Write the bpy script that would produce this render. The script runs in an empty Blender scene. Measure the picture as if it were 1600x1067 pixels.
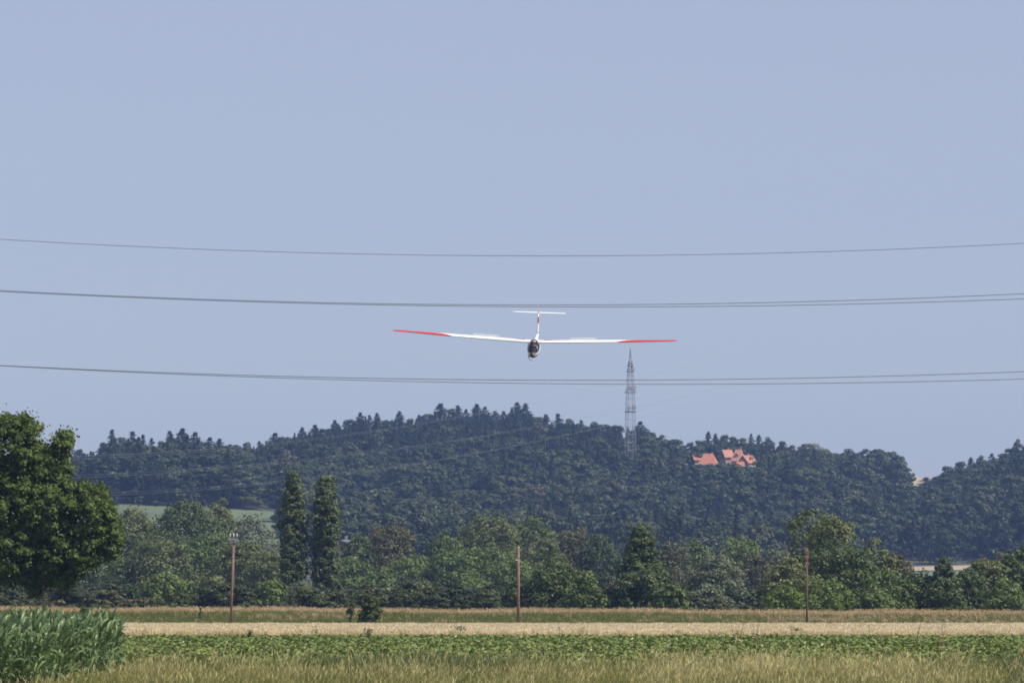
import bpy, math, random
import numpy as np
from mathutils import Matrix, Vector
S = bpy.context.scene
COL = S.collection
R = math.radians
# ------------------------------------------------------------------ camera, sky, sun, exposure
F = 7000.0                      # focal length in photo pixels (photo is 1600 wide)
H = 2.6                         # eye height
HY = 938.0                      # row of the horizon in the photo
PITCH = math.atan((HY - 533.5) / F)
cam_d = bpy.data.cameras.new('camera'); cam = bpy.data.objects.new('camera', cam_d); COL.objects.link(cam)
cam_d.sensor_width = 22.3; cam_d.lens = F / 1600 * 22.3
cam_d.clip_start = 1; cam_d.clip_end = 12000
cam.location = (0, 0, H); cam.rotation_euler = (math.pi / 2 + PITCH, 0, 0)
S.camera = cam
SUN_AZ, SUN_EL = R(112), R(52)  # azimuth clockwise from the view direction (+Y)
world = bpy.data.worlds.new('World'); S.world = world; world.use_nodes = True
wn = world.node_tree.nodes; wl = world.node_tree.links
sky = wn.new('ShaderNodeTexSky'); sky.sky_type = 'NISHITA'; sky.sun_disc = False
sky.sun_elevation = SUN_EL; sky.sun_rotation = SUN_AZ
sky.altitude = 0; sky.air_density = 1.0; sky.dust_density = 0.3; sky.ozone_density = 6.0
wn['Background'].inputs[1].default_value = 0.085
veil = wn.new('ShaderNodeMix'); veil.data_type = 'RGBA'; veil.inputs[0].default_value = 0.64   # summer haze whitening the whole sky evenly
veil.inputs[7].default_value = (4.62, 4.76, 6.08, 1); wl.new(sky.outputs[0], veil.inputs[6]); wl.new(veil.outputs[2], wn['Background'].inputs[0])
sl = bpy.data.lights.new('sun', 'SUN'); sl.energy = 4.7; sl.angle = R(0.5); sl.color = (1, 0.94, 0.84)
sun = bpy.data.objects.new('sun', sl); COL.objects.link(sun)
sd = Vector((math.sin(SUN_AZ) * math.cos(SUN_EL), math.cos(SUN_AZ) * math.cos(SUN_EL), math.sin(SUN_EL)))
sun.rotation_euler = sd.to_track_quat('Z', 'Y').to_euler(); sun.location = (60, -60, 120)
S.view_settings.view_transform = 'Standard'; S.view_settings.look = 'None'
S.view_settings.exposure = 0.38; S.view_settings.gamma = 1; S.view_settings.use_curve_mapping = False
S.cycles.max_bounces = 6; S.cycles.diffuse_bounces = 3; S.cycles.transmission_bounces = 6
S.cycles.transparent_max_bounces = 8; S.cycles.volume_bounces = 0
S.cycles.filter_width = 1.8
HAZE = dict(density=1.1e-4, color=(0.27, 0.42, 0.80))

# ------------------------------------------------------------------ helpers
def P(px, py, d):
    """the point seen at photo pixel (px, py) standing d metres away along the ground"""
    dx = (px - 800) / F; dy = (533.5 - py) / F
    c, s = math.cos(PITCH), math.sin(PITCH)
    v = Vector((dx, c - dy * s, s + dy * c))
    return Vector((0, 0, H)) + v * (d / v.y)
def ground_x(px, d): return P(px, HY, d).x
def z_at(py, d): return P(800, py, d).z

def link(o, parent=None):
    COL.objects.link(o)
    if parent is not None: o.parent = parent
    return o
def tag(o, label=None, cat=None, group=None, kind=None):
    if label: o['label'] = label
    if cat: o['category'] = cat
    if group: o['group'] = group
    if kind: o['kind'] = kind
    return o
def empty(name, loc=(0, 0, 0)):
    o = bpy.data.objects.new(name, None); o.location = loc; return link(o)
def raw_mesh(name, V, loops, starts, mats, mi=None, smooth=False, attrs=None):
    me = bpy.data.meshes.new(name)
    V = np.asarray(V, dtype=np.float32).reshape(-1, 3)
    loops = np.asarray(loops, dtype=np.int32).ravel(); starts = np.asarray(starts, dtype=np.int32)
    me.vertices.add(len(V)); me.vertices.foreach_set('co', V.ravel())
    me.loops.add(len(loops)); me.loops.foreach_set('vertex_index', loops)
    me.polygons.add(len(starts)); me.polygons.foreach_set('loop_start', starts)
    for m in mats: me.materials.append(m)
    if mi is not None: me.polygons.foreach_set('material_index', np.asarray(mi, dtype=np.int32))
    if smooth: me.polygons.foreach_set('use_smooth', np.ones(len(starts), dtype=bool))
    for k, a in (attrs or {}).items():
        at = me.attributes.new(k, 'FLOAT', 'POINT'); at.data.foreach_set('value', np.asarray(a, dtype=np.float32).ravel())
    me.update(calc_edges=True)
    return me
def quad_mesh(name, Q, mat, v=None, smooth=False):
    """Q (n,4,3) loose quads, v one colour value per quad"""
    n = len(Q)
    return raw_mesh(name, Q.reshape(-1, 3), np.arange(4 * n), np.arange(n) * 4, [mat],
                    attrs={'leafv': np.repeat(v if v is not None else np.zeros(n), 4)}, smooth=smooth)
class MB:
    def __init__(s): s.v = []; s.f = []; s.m = []
    def add(s, vs, fs, mi=0):
        o = len(s.v); s.v += [tuple(v) for v in vs]; s.f += [tuple(i + o for i in f) for f in fs]; s.m += [mi] * len(fs)
    def box(s, c, d, mi=0, rot=None):
        vs = [Vector((x * d[0] / 2, y * d[1] / 2, z * d[2] / 2)) for x in (-1, 1) for y in (-1, 1) for z in (-1, 1)]
        if rot is not None: vs = [rot @ v for v in vs]
        s.add([v + Vector(c) for v in vs], [(0, 1, 3, 2), (4, 6, 7, 5), (0, 4, 5, 1), (2, 3, 7, 6), (0, 2, 6, 4), (1, 5, 7, 3)], mi)
    def tube(s, pts, rad, n=6, mi=0, caps=True):
        pts = [Vector(p) for p in pts]
        if not hasattr(rad, '__len__'): rad = [rad] * len(pts)
        vs = []
        for i, p in enumerate(pts):
            t = (pts[min(i + 1, len(pts) - 1)] - pts[max(i - 1, 0)]).normalized()
            a = t.cross(Vector((0, 0, 1)))
            if a.length < 1e-3: a = t.cross(Vector((0, 1, 0)))
            a.normalize(); b = t.cross(a)
            for k in range(n):
                w = 2 * math.pi * k / n; vs.append(p + (a * math.cos(w) + b * math.sin(w)) * rad[i])
        fs = [(i * n + k, i * n + (k + 1) % n, (i + 1) * n + (k + 1) % n, (i + 1) * n + k) for i in range(len(pts) - 1) for k in range(n)]
        if caps: fs += [tuple(range(n))[::-1], tuple((len(pts) - 1) * n + k for k in range(n))]
        s.add(vs, fs, mi)
    def ball(s, c, r, n=8, mi=0, sc=(1, 1, 1)):
        vs = []; fs = []
        for i in range(n // 2 + 1):
            t = math.pi * i / (n // 2)
            for k in range(n):
                w = 2 * math.pi * k / n
                vs.append((c[0] + r * sc[0] * math.sin(t) * math.cos(w), c[1] + r * sc[1] * math.sin(t) * math.sin(w), c[2] + r * sc[2] * math.cos(t)))
        for i in range(n // 2):
            for k in range(n): fs.append((i * n + k, (i + 1) * n + k, (i + 1) * n + (k + 1) % n, i * n + (k + 1) % n))
        s.add(vs, fs, mi)
    def mesh(s, name, mats, smooth=False):
        me = bpy.data.meshes.new(name); me.from_pydata(s.v, [], s.f)
        for m in (mats if isinstance(mats, list) else [mats]): me.materials.append(m)
        me.polygons.foreach_set('material_index', s.m)
        if smooth: me.polygons.foreach_set('use_smooth', [True] * len(s.f))
        me.update(); return me
    def build(s, name, mats, parent=None, smooth=False):
        return link(bpy.data.objects.new(name, s.mesh(name, mats, smooth)), parent)

# ------------------------------------------------------------------ materials
def new_mat(name):
    m = bpy.data.materials.new(name); m.use_nodes = True
    nt = m.node_tree; return m, nt, nt.nodes, nt.links, nt.nodes['Principled BSDF']
def noise(nt, scale, detail=4, coord='Object', vec=None):
    n = nt.nodes.new('ShaderNodeTexNoise'); n.inputs['Scale'].default_value = scale; n.inputs['Detail'].default_value = detail
    if vec is None:
        tc = nt.nodes.new('ShaderNodeTexCoord'); vec = tc.outputs[coord]
    nt.links.new(vec, n.inputs['Vector']); return n
def ramp(nt, fac, stops):
    r = nt.nodes.new('ShaderNodeValToRGB'); e = r.color_ramp.elements
    while len(e) < len(stops): e.new(0.5)
    for k, (p, c) in enumerate(stops): e[k].position = p; e[k].color = (*c, 1)
    nt.links.new(fac, r.inputs[0]); return r
def simple(name, col, rough=0.6, var=0.15, scale=3.0, metal=0.0, bump=0.0):
    m, nt, N, L, b = new_mat(name)
    n = noise(nt, scale)
    r = ramp(nt, n.outputs[0], [(0.3, [c * (1 - var) for c in col]), (0.7, [min(1, c * (1 + var)) for c in col])])
    L.new(r.outputs[0], b.inputs['Base Color']); b.inputs['Roughness'].default_value = rough; b.inputs['Metallic'].default_value = metal
    if bump:
        bp = N.new('ShaderNodeBump'); bp.inputs['Strength'].default_value = bump; L.new(n.outputs[0], bp.inputs['Height']); L.new(bp.outputs[0], b.inputs['Normal'])
    return m
def leaf_mat(name, stops, trans=0.25, rough=0.55, gloss=0.3, patch=None, objvar=0.0, weight=1.0):
    """foliage: colour from each leaf's own value, plus patches in world space"""
    m, nt, N, L, b = new_mat(name)
    at = N.new('ShaderNodeAttribute'); at.attribute_name = 'leafv'
    fac = at.outputs['Fac']
    if weight != 1.0:
        mw = N.new('ShaderNodeMath'); mw.operation = 'MULTIPLY_ADD'; L.new(fac, mw.inputs[0]); mw.inputs[1].default_value = weight; mw.inputs[2].default_value = 0.45 * (1 - weight); fac = mw.outputs[0]
    geo = N.new('ShaderNodeNewGeometry')
    if patch:
        n = noise(nt, patch[0], 3, vec=geo.outputs['Position'])
        ma = N.new('ShaderNodeMath'); ma.operation = 'MULTIPLY_ADD'; L.new(n.outputs[0], ma.inputs[0]); ma.inputs[1].default_value = patch[1]
        ad = N.new('ShaderNodeMath'); ad.operation = 'ADD'; L.new(fac, ad.inputs[0]); ad.inputs[1].default_value = -patch[1] * 0.5
        L.new(ad.outputs[0], ma.inputs[2]); fac = ma.outputs[0]
    if objvar:
        oi = N.new('ShaderNodeObjectInfo')
        ma = N.new('ShaderNodeMath'); ma.operation = 'MULTIPLY_ADD'; L.new(oi.outputs['Random'], ma.inputs[0]); ma.inputs[1].default_value = objvar
        ad = N.new('ShaderNodeMath'); ad.operation = 'ADD'; L.new(fac, ad.inputs[0]); ad.inputs[1].default_value = -objvar * 0.5
        L.new(ad.outputs[0], ma.inputs[2]); fac = ma.outputs[0]
    r = ramp(nt, fac, stops)
    L.new(r.outputs[0], b.inputs['Base Color']); b.inputs['Roughness'].default_value = rough
    b.inputs['Specular IOR Level'].default_value = gloss
    if trans:
        t = N.new('ShaderNodeBsdfTranslucent'); L.new(r.outputs[0], t.inputs[0])
        mx = N.new('ShaderNodeMixShader'); mx.inputs[0].default_value = trans
        L.new(b.outputs[0], mx.inputs[1]); L.new(t.outputs[0], mx.inputs[2]); L.new(mx.outputs[0], N['Material Output'].inputs[0])
    return m
def tones(dark, light):
    mid = [(a + b) / 2 for a, b in zip(dark, light)]
    return [(0.0, dark), (0.5, mid), (1.0, light)]
M = {}
M['bark'] = simple('bark', (0.10, 0.075, 0.055), 0.9, 0.4, 6, bump=0.3)
M['pale_bark'] = simple('pale_bark', (0.30, 0.24, 0.19), 0.9, 0.3, 4)
M['walnut_leaf'] = leaf_mat('walnut_leaf', tones((0.0436, 0.0757, 0.0130), (0.1437, 0.1885, 0.0427)), 0.22, 0.6, 0.22)
M['poplar_leaf'] = leaf_mat('poplar_leaf', tones((0.0391, 0.0651, 0.0212), (0.1238, 0.1492, 0.0514)), 0.15)
M['green_leaf'] = leaf_mat('green_leaf', tones((0.0476, 0.0834, 0.0154), (0.1589, 0.2034, 0.0505)), 0.2, objvar=0.3, patch=(0.35, 0.5))
M['olive_leaf'] = leaf_mat('olive_leaf', tones((0.0623, 0.0832, 0.0201), (0.1803, 0.1960, 0.0644)), 0.2, objvar=0.3, patch=(0.35, 0.5))
M['willow_leaf'] = leaf_mat('willow_leaf', tones((0.0660, 0.0858, 0.0462), (0.1980, 0.2178, 0.1254)), 0.2, objvar=0.2, patch=(0.3, 0.4))
M['dark_leaf'] = leaf_mat('dark_leaf', tones((0.0297, 0.0524, 0.0117), (0.0981, 0.1296, 0.0317)), 0.15, objvar=0.2, patch=(0.35, 0.5))
M['bright_leaf'] = leaf_mat('bright_leaf', tones((0.0575, 0.0935, 0.0132), (0.1672, 0.2200, 0.0396)), 0.25, objvar=0.2)
M['brown_leaf'] = leaf_mat('brown_leaf', tones((0.055, 0.056, 0.020), (0.145, 0.132, 0.052)), 0.2)
M['conifer_needle'] = leaf_mat('conifer_needle', tones((0.014, 0.024, 0.014), (0.050, 0.064, 0.030)), 0.05, objvar=0.6)
M['forest_leaf'] = leaf_mat('forest_leaf', [(0.0, (0.022, 0.036, 0.010)), (0.4, (0.037, 0.054, 0.014)), (0.8, (0.060, 0.074, 0.020)), (1.0, (0.095, 0.086, 0.034))], 0.12, objvar=0.85, weight=0.15, patch=(0.013, 0.9))
M['maize_leaf'] = leaf_mat('maize_leaf', tones((0.0480, 0.0960, 0.0264), (0.1740, 0.2400, 0.0864)), 0.22, 0.45, 0.45)
M['maize_stalk'] = simple('maize_stalk', (0.09, 0.15, 0.05), 0.5)
M['beet_leaf'] = leaf_mat('beet_leaf', tones((0.0468, 0.0806, 0.0117), (0.2470, 0.2925, 0.0650)), 0.25, 0.42, 0.4, patch=(0.10, 0.35))
M['grass_blade'] = leaf_mat('grass_blade', [(0.0, (0.060, 0.095, 0.016)), (0.5, (0.180, 0.210, 0.038)), (0.8, (0.29, 0.285, 0.070)), (1.0, (0.43, 0.37, 0.13))], 0.3, patch=(0.16, 0.75))
M['lush_blade'] = leaf_mat('lush_blade', [(0.0, (0.035, 0.075, 0.022)), (0.6, (0.080, 0.135, 0.042)), (1.0, (0.17, 0.20, 0.08))], 0.25)
M['straw_blade'] = leaf_mat('straw_blade', [(0.0, (0.20, 0.18, 0.06)), (0.6, (0.40, 0.35, 0.12)), (1.0, (0.60, 0.50, 0.24))], 0.25)
M['bank_blade'] = leaf_mat('bank_blade', [(0.0, (0.095, 0.125, 0.026)), (0.6, (0.195, 0.215, 0.052)), (1.0, (0.31, 0.29, 0.10))], 0.25, patch=(0.12, .7))
M['dry_blade'] = leaf_mat('dry_blade', [(0.0, (0.20, 0.175, 0.07)), (0.5, (0.38, 0.29, 0.135)), (1.0, (0.54, 0.40, 0.22))], 0.2, patch=(0.1, 0.5))
M['wheat'] = leaf_mat('wheat', [(0.0, (0.58, 0.45, 0.24)), (0.5, (0.74, 0.62, 0.38)), (1.0, (0.82, 0.71, 0.48))], 0.15, patch=(0.06, 0.5))
M['weed_leaf'] = leaf_mat('weed_leaf', tones((0.035, 0.055, 0.018), (0.09, 0.12, 0.035)), 0.2)
M['weed_dry'] = leaf_mat('weed_dry', tones((0.33, 0.25, 0.13), (0.55, 0.45, 0.25)), 0.1)
M['pole_wood'] = simple('pole_wood', (0.22, 0.122, 0.078), 0.85, 0.35, 5, bump=0.2)
M['old_pole_wood'] = simple('old_pole_wood', (0.13, 0.08, 0.06), 0.85, 0.35, 5, bump=0.2)
M['galvanised'] = simple('galvanised', (0.36, 0.37, 0.38), 0.5, 0.15, 4, metal=0.6)
M['rusty_steel'] = simple('rusty_steel', (0.17, 0.085, 0.065), 0.8, 0.3, 8)
M['porcelain'] = simple('porcelain', (0.55, 0.53, 0.44), 0.2, 0.05)
M['tower_paint'] = simple('tower_paint', (0.25, 0.26, 0.27), 0.55, 0.25, 0.4)
M['aluminium_wire'] = simple('aluminium_wire', (0.13, 0.14, 0.15), 0.6, 0.1)
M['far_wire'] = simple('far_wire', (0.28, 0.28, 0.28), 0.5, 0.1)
M['roof_tile'] = simple('roof_tile', (0.40, 0.155, 0.095), 0.85, 0.2, 0.9)
M['roof_tile_pale'] = simple('roof_tile_pale', (0.40, 0.19, 0.125), 0.85, 0.2, 0.9)
M['plaster'] = simple('plaster', (0.40, 0.34, 0.27), 0.9, 0.1)
M['window_glass'] = simple('window_glass', (0.04, 0.05, 0.06), 0.15, 0.1)
M['soil'] = simple('soil', (0.16, 0.125, 0.07), 0.95, 0.3, 0.5, bump=0.3)

def ground_mat():
    m, nt, N, L, b = new_mat('field_ground')
    geo = N.new('ShaderNodeNewGeometry')
    n1 = noise(nt, 0.05, 8, vec=geo.outputs['Position']); n2 = noise(nt, 4.0, 6, vec=geo.outputs['Position'])
    r = ramp(nt, n1.outputs[0], [(0.35, (0.085, 0.10, 0.035)), (0.65, (0.16, 0.14, 0.065))])
    r2 = ramp(nt, n2.outputs[0], [(0.3, (0.6, 0.6, 0.6)), (0.7, (1.2, 1.2, 1.2))])
    mx = N.new('ShaderNodeMix'); mx.data_type = 'RGBA'; mx.blend_type = 'MULTIPLY'; mx.inputs[0].default_value = 1
    L.new(r.outputs[0], mx.inputs[6]); L.new(r2.outputs[0], mx.inputs[7]); L.new(mx.outputs[2], b.inputs['Base Color'])
    b.inputs['Roughness'].default_value = 0.95
    return m
M['ground'] = ground_mat()
M['forest_floor'] = simple('forest_floor', (0.045, 0.05, 0.025), 0.95, 0.4, 0.02)
M['meadow'] = simple('meadow', (0.095, 0.125, 0.055), 0.95, 0.25, 0.012)
M['young_crop'] = simple('young_crop', (0.11, 0.155, 0.085), 0.95, 0.12, 0.01)
M['stubble'] = simple('stubble', (0.34, 0.27, 0.17), 0.95, 0.12, 0.05)

# ------------------------------------------------------------------ terrain of the far hills
TIPS = [(122,700,'b',26),(142,706,'c',14),(160,692,'c',20),(175,672,'c',18),(190,686,'b',40),(207,675,'c',22),(223,680,'c',14),(237,685,'c',14),
 (252,690,'b',26),(265,674,'c',18),(285,670,'c',26),(305,676,'c',24),(328,684,'c',22),(343,686,'c',20),(365,693,'b',34),(385,692,'b',24),(405,690,'c',14),
 (430,677,'c',24),(447,681,'b',30),(472,668,'c',16),(492,664,'c',20),(508,668,'b',28),(523,657,'c',16),(545,656,'b',30),(563,645,'c',18),
 (577,649,'c',14),(589,646,'c',14),(605,655,'b',26),(624,643,'c',18),(640,655,'b',26),(655,649,'c',14),(668,647,'b',30),(688,631,'c',24),
 (703,637,'b',28),(715,634,'c',18),(728,640,'c',14),(745,632,'c',20),(758,636,'c',18),(772,643,'b',24),(787,643,'c',16),(808,629,'c',20),
 (821,631,'c',20),(837,649,'b',28),(853,648,'c',16),(872,647,'c',18),(890,655,'b',26),(908,657,'c',14),(925,660,'b',30),(945,661,'b',30),
 (965,665,'b',30),(1001,659,'c',22),(1017,674,'b',24),(1035,681,'b',30),(1055,685,'b',32),(1075,694,'b',28),(1095,686,'b',30),(1107,675,'c',14),
 (1118,678,'c',12),(1132,680,'b',22),(1146,683,'b',26),(1161,685,'b',28),(1174,678,'c',11),(1186,680,'c',14),(1201,685,'b',24),(1222,690,'b',26),
 (1238,696,'b',22),(1253,695,'b',28),(1273,688,'p',34),(1300,706,'b',30),(1328,703,'b',40),(1352,703,'b',36),(1371,700,'b',32),(1390,704,'b',34),
 (1406,713,'b',30),(1413,736,'b',20),(1447,746,'c',22),(1461,745,'c',20),(1481,729,'b',30),(1500,722,'b',30),(1517,715,'c',14),(1535,713,'b',26),
 (1550,709,'c',16),(1568,707,'b',24),(1577,699,'b',20),(1590,688,'b',20)]
top_x = [-1000, -200, 60] + [t[0] for t in TIPS if t[0] not in (1413,)] + [1640, 1800, 2600]
top_y = [730, 715, 705] + [t[1] for t in TIPS if t[0] not in (1413,)] + [690, 680, 720]
def ridge_ground_y(px):
    px = np.asarray(px, float); acc = 0
    for o in (-50, -25, 0, 25, 50): acc = acc + np.interp(px + o, top_x, top_y)
    y = acc / 5 + np.interp(px, [300, 480, 1380, 1430, 1480], [66, 50, 46, 40, 46])
    return y + 14 * np.exp(-((px - 1428) / 18.0) ** 2)
def ridge_d(px): return np.interp(px, [-1000, 300, 600, 800, 1000, 1150, 1430, 1700, 2600], [1990, 2020, 2330, 2360, 2280, 2180, 2230, 2160, 2200])
def base_y(px): return np.interp(px, [-1000, 190, 440, 520, 800, 1000, 1200, 1430, 1600, 2600], [795, 789, 800, 838, 852, 862, 872, 884, 880, 870])
BD = 1760.0; FD = 950.0
def zz(y, d): return H + (HY - y) * d / F
def terrain(px, d):
    px = np.asarray(px, float); d = np.asarray(d, float)
    rd = ridge_d(px); rz = zz(ridge_ground_y(px), rd); bz = zz(base_y(px), BD)
    t1 = np.clip((d - FD) / (BD - FD), 0, 1); z1 = -0.6 + (bz + 0.6) * t1 ** 1.35
    t2 = np.clip((d - BD) / (rd - BD), 0, 1); z2 = bz + (rz - bz) * (t2 * 1.15 - 0.15 * t2 ** 3)
    t3 = np.clip((d - rd) / 900.0, 0, 1); z3 = rz * (1 - t3 * t3 * (3 - 2 * t3)) - 0.6 * t3
    z = np.where(d < BD, z1, np.where(d < rd, z2, z3))
    x = (px - 800) / F * d
    bump = 2.2 * np.sin(x * 0.045 + d * 0.011) * np.sin(d * 0.021 - x * 0.017)
    return z + bump * np.clip((d - BD) / 120, 0, 1) * np.clip((rd - 40 - d) / 120, 0, 1)
def sheet(name, x0, x1, nx, ds, mat, lift=0.0, kind='structure'):
    pxs = np.linspace(x0, x1, nx); ds = np.asarray(ds, float)
    A, D = np.meshgrid(pxs, ds); Z = terrain(A, D) + lift; X = (A - 800) / F * D
    V = np.stack([X, D, Z], -1).reshape(-1, 3); ny = len(ds)
    i, j = np.meshgrid(np.arange(nx - 1), np.arange(ny - 1)); a = (j * nx + i).ravel()
    L_ = np.stack([a, a + 1, a + nx + 1, a + nx], -1)
    o = link(bpy.data.objects.new(name, raw_mesh(name, V, L_, np.arange(len(a)) * 4, [mat], smooth=True)))
    return tag(o, kind=kind)

g = MB(); g.add([(-1500, -200, 0), (1500, -200, 0), (1500, 4300, 0), (-1500, 4300, 0)], [(0, 1, 2, 3)])
tag(g.build('ground', M['ground']), kind='structure')
sheet('hill', -1000, 2600, 361, np.concatenate([np.arange(FD, BD, 45), np.arange(BD, 3200, 18)]), M['forest_floor'])
sheet('meadow', 40, 444, 60, np.arange(1180, 1761, 20), M['meadow'], 0.12)
sheet('young_crop_field', 1330, 1640, 40, np.arange(1100, 1660, 20), M['young_crop'], 0.12)
sheet('stubble_field', 1330, 1560, 40, np.arange(1664, 1750, 8), M['stubble'], 0.12)
# the ploughed-up hilltop seen through the gap in the right ridge
hf = MB()
q = [P(1380, 752, 2900), P(1428, 744.5, 2900), P(1500, 750, 2900), P(1500, 790, 2750), P(1428, 790, 2750), P(1380, 790, 2750)]
bk = [Vector((v.x, 3100, v.z + 0.5)) for v in q[:3]]; lo = [Vector((v.x, 2740, -0.5)) for v in q[3:]]; lb = [Vector((v.x, 3150, -0.5)) for v in bk]
hf.add(q + bk + lo + lb, [(0, 5, 4, 1), (1, 4, 3, 2), (0, 1, 7, 6), (1, 2, 8, 7), (5, 11, 10, 4), (4, 10, 9, 3), (6, 7, 13, 12), (7, 8, 14, 13), (0, 6, 12, 11), (0, 11, 5), (2, 3, 9), (2, 9, 14, 8)])
tag(hf.build('hilltop_field', M['stubble']), kind='structure')

# ------------------------------------------------------------------ foliage builders
def unit(rng, n):
    v = rng.normal(size=(n, 3)); return v / np.linalg.norm(v, axis=1, keepdims=True)
def leaves(rng, Pn, Nn, size, aspect=1.5):
    """rhombic leaves at points Pn facing about Nn"""
    n = len(Pn)
    nn = Nn * 1.0 + unit(rng, n) * 0.5 + np.array([0, 0, 0.25]); nn /= np.linalg.norm(nn, axis=1, keepdims=True)
    a = np.cross(nn, unit(rng, n)); a /= np.linalg.norm(a, axis=1, keepdims=True) + 1e-9; b = np.cross(nn, a)
    s = size * rng.uniform(0.55, 1.35, (n, 1))
    a = a * s * aspect * 0.5; b = b * s * 0.5
    return np.stack([Pn - a, Pn - b * 0.9 + a * 0.1, Pn + a, Pn + b * 0.9 + a * 0.1], 1)
def clump_leaves(rng, C, Rad, n_each, size, centre=None, flat=0.75, droop=0.0):
    """clumps at C (k,3) of radius Rad (k,), leaves on their outer side"""
    k = len(C); n = k * n_each
    ci = np.repeat(np.arange(k), n_each)
    u = unit(rng, n); rr = rng.uniform(0.45, 1.0, n) ** 0.6
    if centre is not None:
        out = C[ci] - centre; out /= np.linalg.norm(out, axis=1, keepdims=True) + 1e-9
        dt = (u * out).sum(1); fl = (dt < -0.15) & (rng.random(n) < 0.85); u[fl] = u[fl] - 2 * dt[fl, None] * out[fl]
    off = u * (Rad[ci] * rr)[:, None]; off[:, 2] *= flat
    if droop: off[:, 2] -= droop * (off[:, 0] ** 2 + off[:, 1] ** 2) / (Rad[ci] + 1e-6)
    cv = rng.uniform(0.1, 0.55, k)
    v = np.clip(cv[ci] + rng.uniform(0.05, 0.28, n), 0, 1)
    return leaves(rng, C[ci] + off, u, size), v
def env_points(rng, shape, k, w, h, zb):
    """clump centres on/in a crown envelope: half-width w, crown height h above zb"""
    a = rng.uniform(0, 2 * np.pi, k); t = rng.uniform(0.02, 1, k)
    inner = rng.uniform(0.35, 1.0, k) ** 0.5
    if shape == 'round': rad = np.sqrt(np.clip(1 - (2 * t - 0.85) ** 2 / 1.35, 0.02, 1))
    elif shape == 'dome': rad = np.sqrt(np.clip(1 - t ** 2, 0.0, 1)) * 1.0
    elif shape == 'column': rad = np.minimum(1, 0.55 + t * 1.3) * np.sqrt(np.clip(1 - np.clip((t - 0.72) / 0.30, 0, 1) ** 2, 0.03, 1)) * (1 - .12 * t)
    elif shape == 'cone': rad = np.clip(1.08 - t, 0.04, 1) ** 0.85
    elif shape == 'umbrella': t = 0.45 + 0.55 * t; rad = np.sqrt(np.clip(1 - ((t - 0.6) / 0.42) ** 2, 0.05, 1))
    else: rad = np.sqrt(np.clip(1 - (2 * t - 1) ** 2, 0.02, 1))
    ph = rng.uniform(0, 6.28, 4)
    wob = 1 + 0.16 * np.sin(3 * a + ph[0] + 3 * t) + 0.12 * np.sin(5 * a + ph[1] - 7 * t) + 0.1 * np.sin(11 * t + ph[2])
    r = w * rad * wob * inner
    return np.stack([r * np.cos(a), r * np.sin(a), zb + h * t * (1 + 0.05 * np.sin(2 * a + ph[3]))], 1)
def trunk_mb(rng, h, r, targets, lean=0.0):
    t = MB(); top = Vector((lean * h, 0, h))
    pts = [Vector((0, 0, -0.2))] + [Vector((lean * h * f + rng.uniform(-1, 1) * r * 0.6, rng.uniform(-1, 1) * r * 0.6, h * f)) for f in (0.25, 0.5, 0.75, 1)]
    t.tube(pts, [r * 1.25, r, r * 0.8, r * 0.55, r * 0.15], 7)
    for c in targets:
        c = Vector(c); f = min(0.9, max(0.12, (c.z / h) * 0.6)); s = Vector((lean * h * f, 0, h * f))
        m = s.lerp(c, 0.5) + Vector((0, 0, -0.06 * (c - s).length))
        t.tube([s, m, c], [r * 0.42 * (1.1 - f), r * 0.25 * (1.1 - f), r * 0.07], 5)
    return t
def make_tree(px, topy, wpx, d, mat, shape='round', zb_frac=0.05, seed=0, density=1.0, leaf=0.25, clump=0.165, label='', cat='tree', group=None,
              trunk_r=None, bark='bark', name='broadleaf_tree', zg=0.0, dx=0.0, sparse=False, droop=0.0, nclump=None):
    rng = np.random.default_rng(seed * 7 + 13)
    w = wpx / 2 * d / F; top = zz(topy, d) - zg; x = (px - 800) / F * d
    zb = top * zb_frac; h = top - zb
    k = nclump or int(80 + 18 * h * w / 12)
    cr = clump * min(w * 1.5, h) * 1.05
    C = env_points(rng, shape, k, w - cr * 0.55, h - cr * 0.6, zb)
    C[:, 2] = np.maximum(C[:, 2], cr * 0.4)
    rad = cr * rng.uniform(0.6, 1.25, k)
    area = (w * 2) * h
    n_each = int(np.clip(density * 76 * area / k / (leaf / 0.3) ** 2, 20, 900))
    Q, v = clump_leaves(rng, C, rad, n_each, leaf, centre=np.array([0, 0, zb + h * 0.35]), droop=droop)
    nf = int(0.22 * len(Q)); f_ = rng.integers(0, k, nf)      # sprays between the clumps
    ctr = np.array([0, 0, zb + h * 0.4]); pf = C[f_] * rng.uniform(.75, 1.06, (nf, 1)) + ctr * 0 + rng.normal(0, cr * .75, (nf, 3)); pf[:, 2] = np.abs(pf[:, 2])
    Qf = leaves(rng, pf, unit(rng, nf), leaf); Q = np.concatenate([Q, Qf]); v = np.concatenate([v, rng.uniform(.1, .9, nf)])
    root = empty(name, (x, d, zg))
    root.rotation_euler.z = 0
    tr = trunk_r or 0.02 * top + 0.05
    tg = [tuple(C[i]) for i in rng.choice(k, min(k, 14 if sparse else 7), replace=False)]
    trunk_mb(rng, top * (0.93 if shape in ('cone', 'column') else 0.72), tr, tg).build('trunk', M[bark], root, smooth=True)
    link(bpy.data.objects.new('crown', quad_mesh('crown', Q, M[mat], v)), root)
    tag(root, label, cat, group)
    return root

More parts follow.
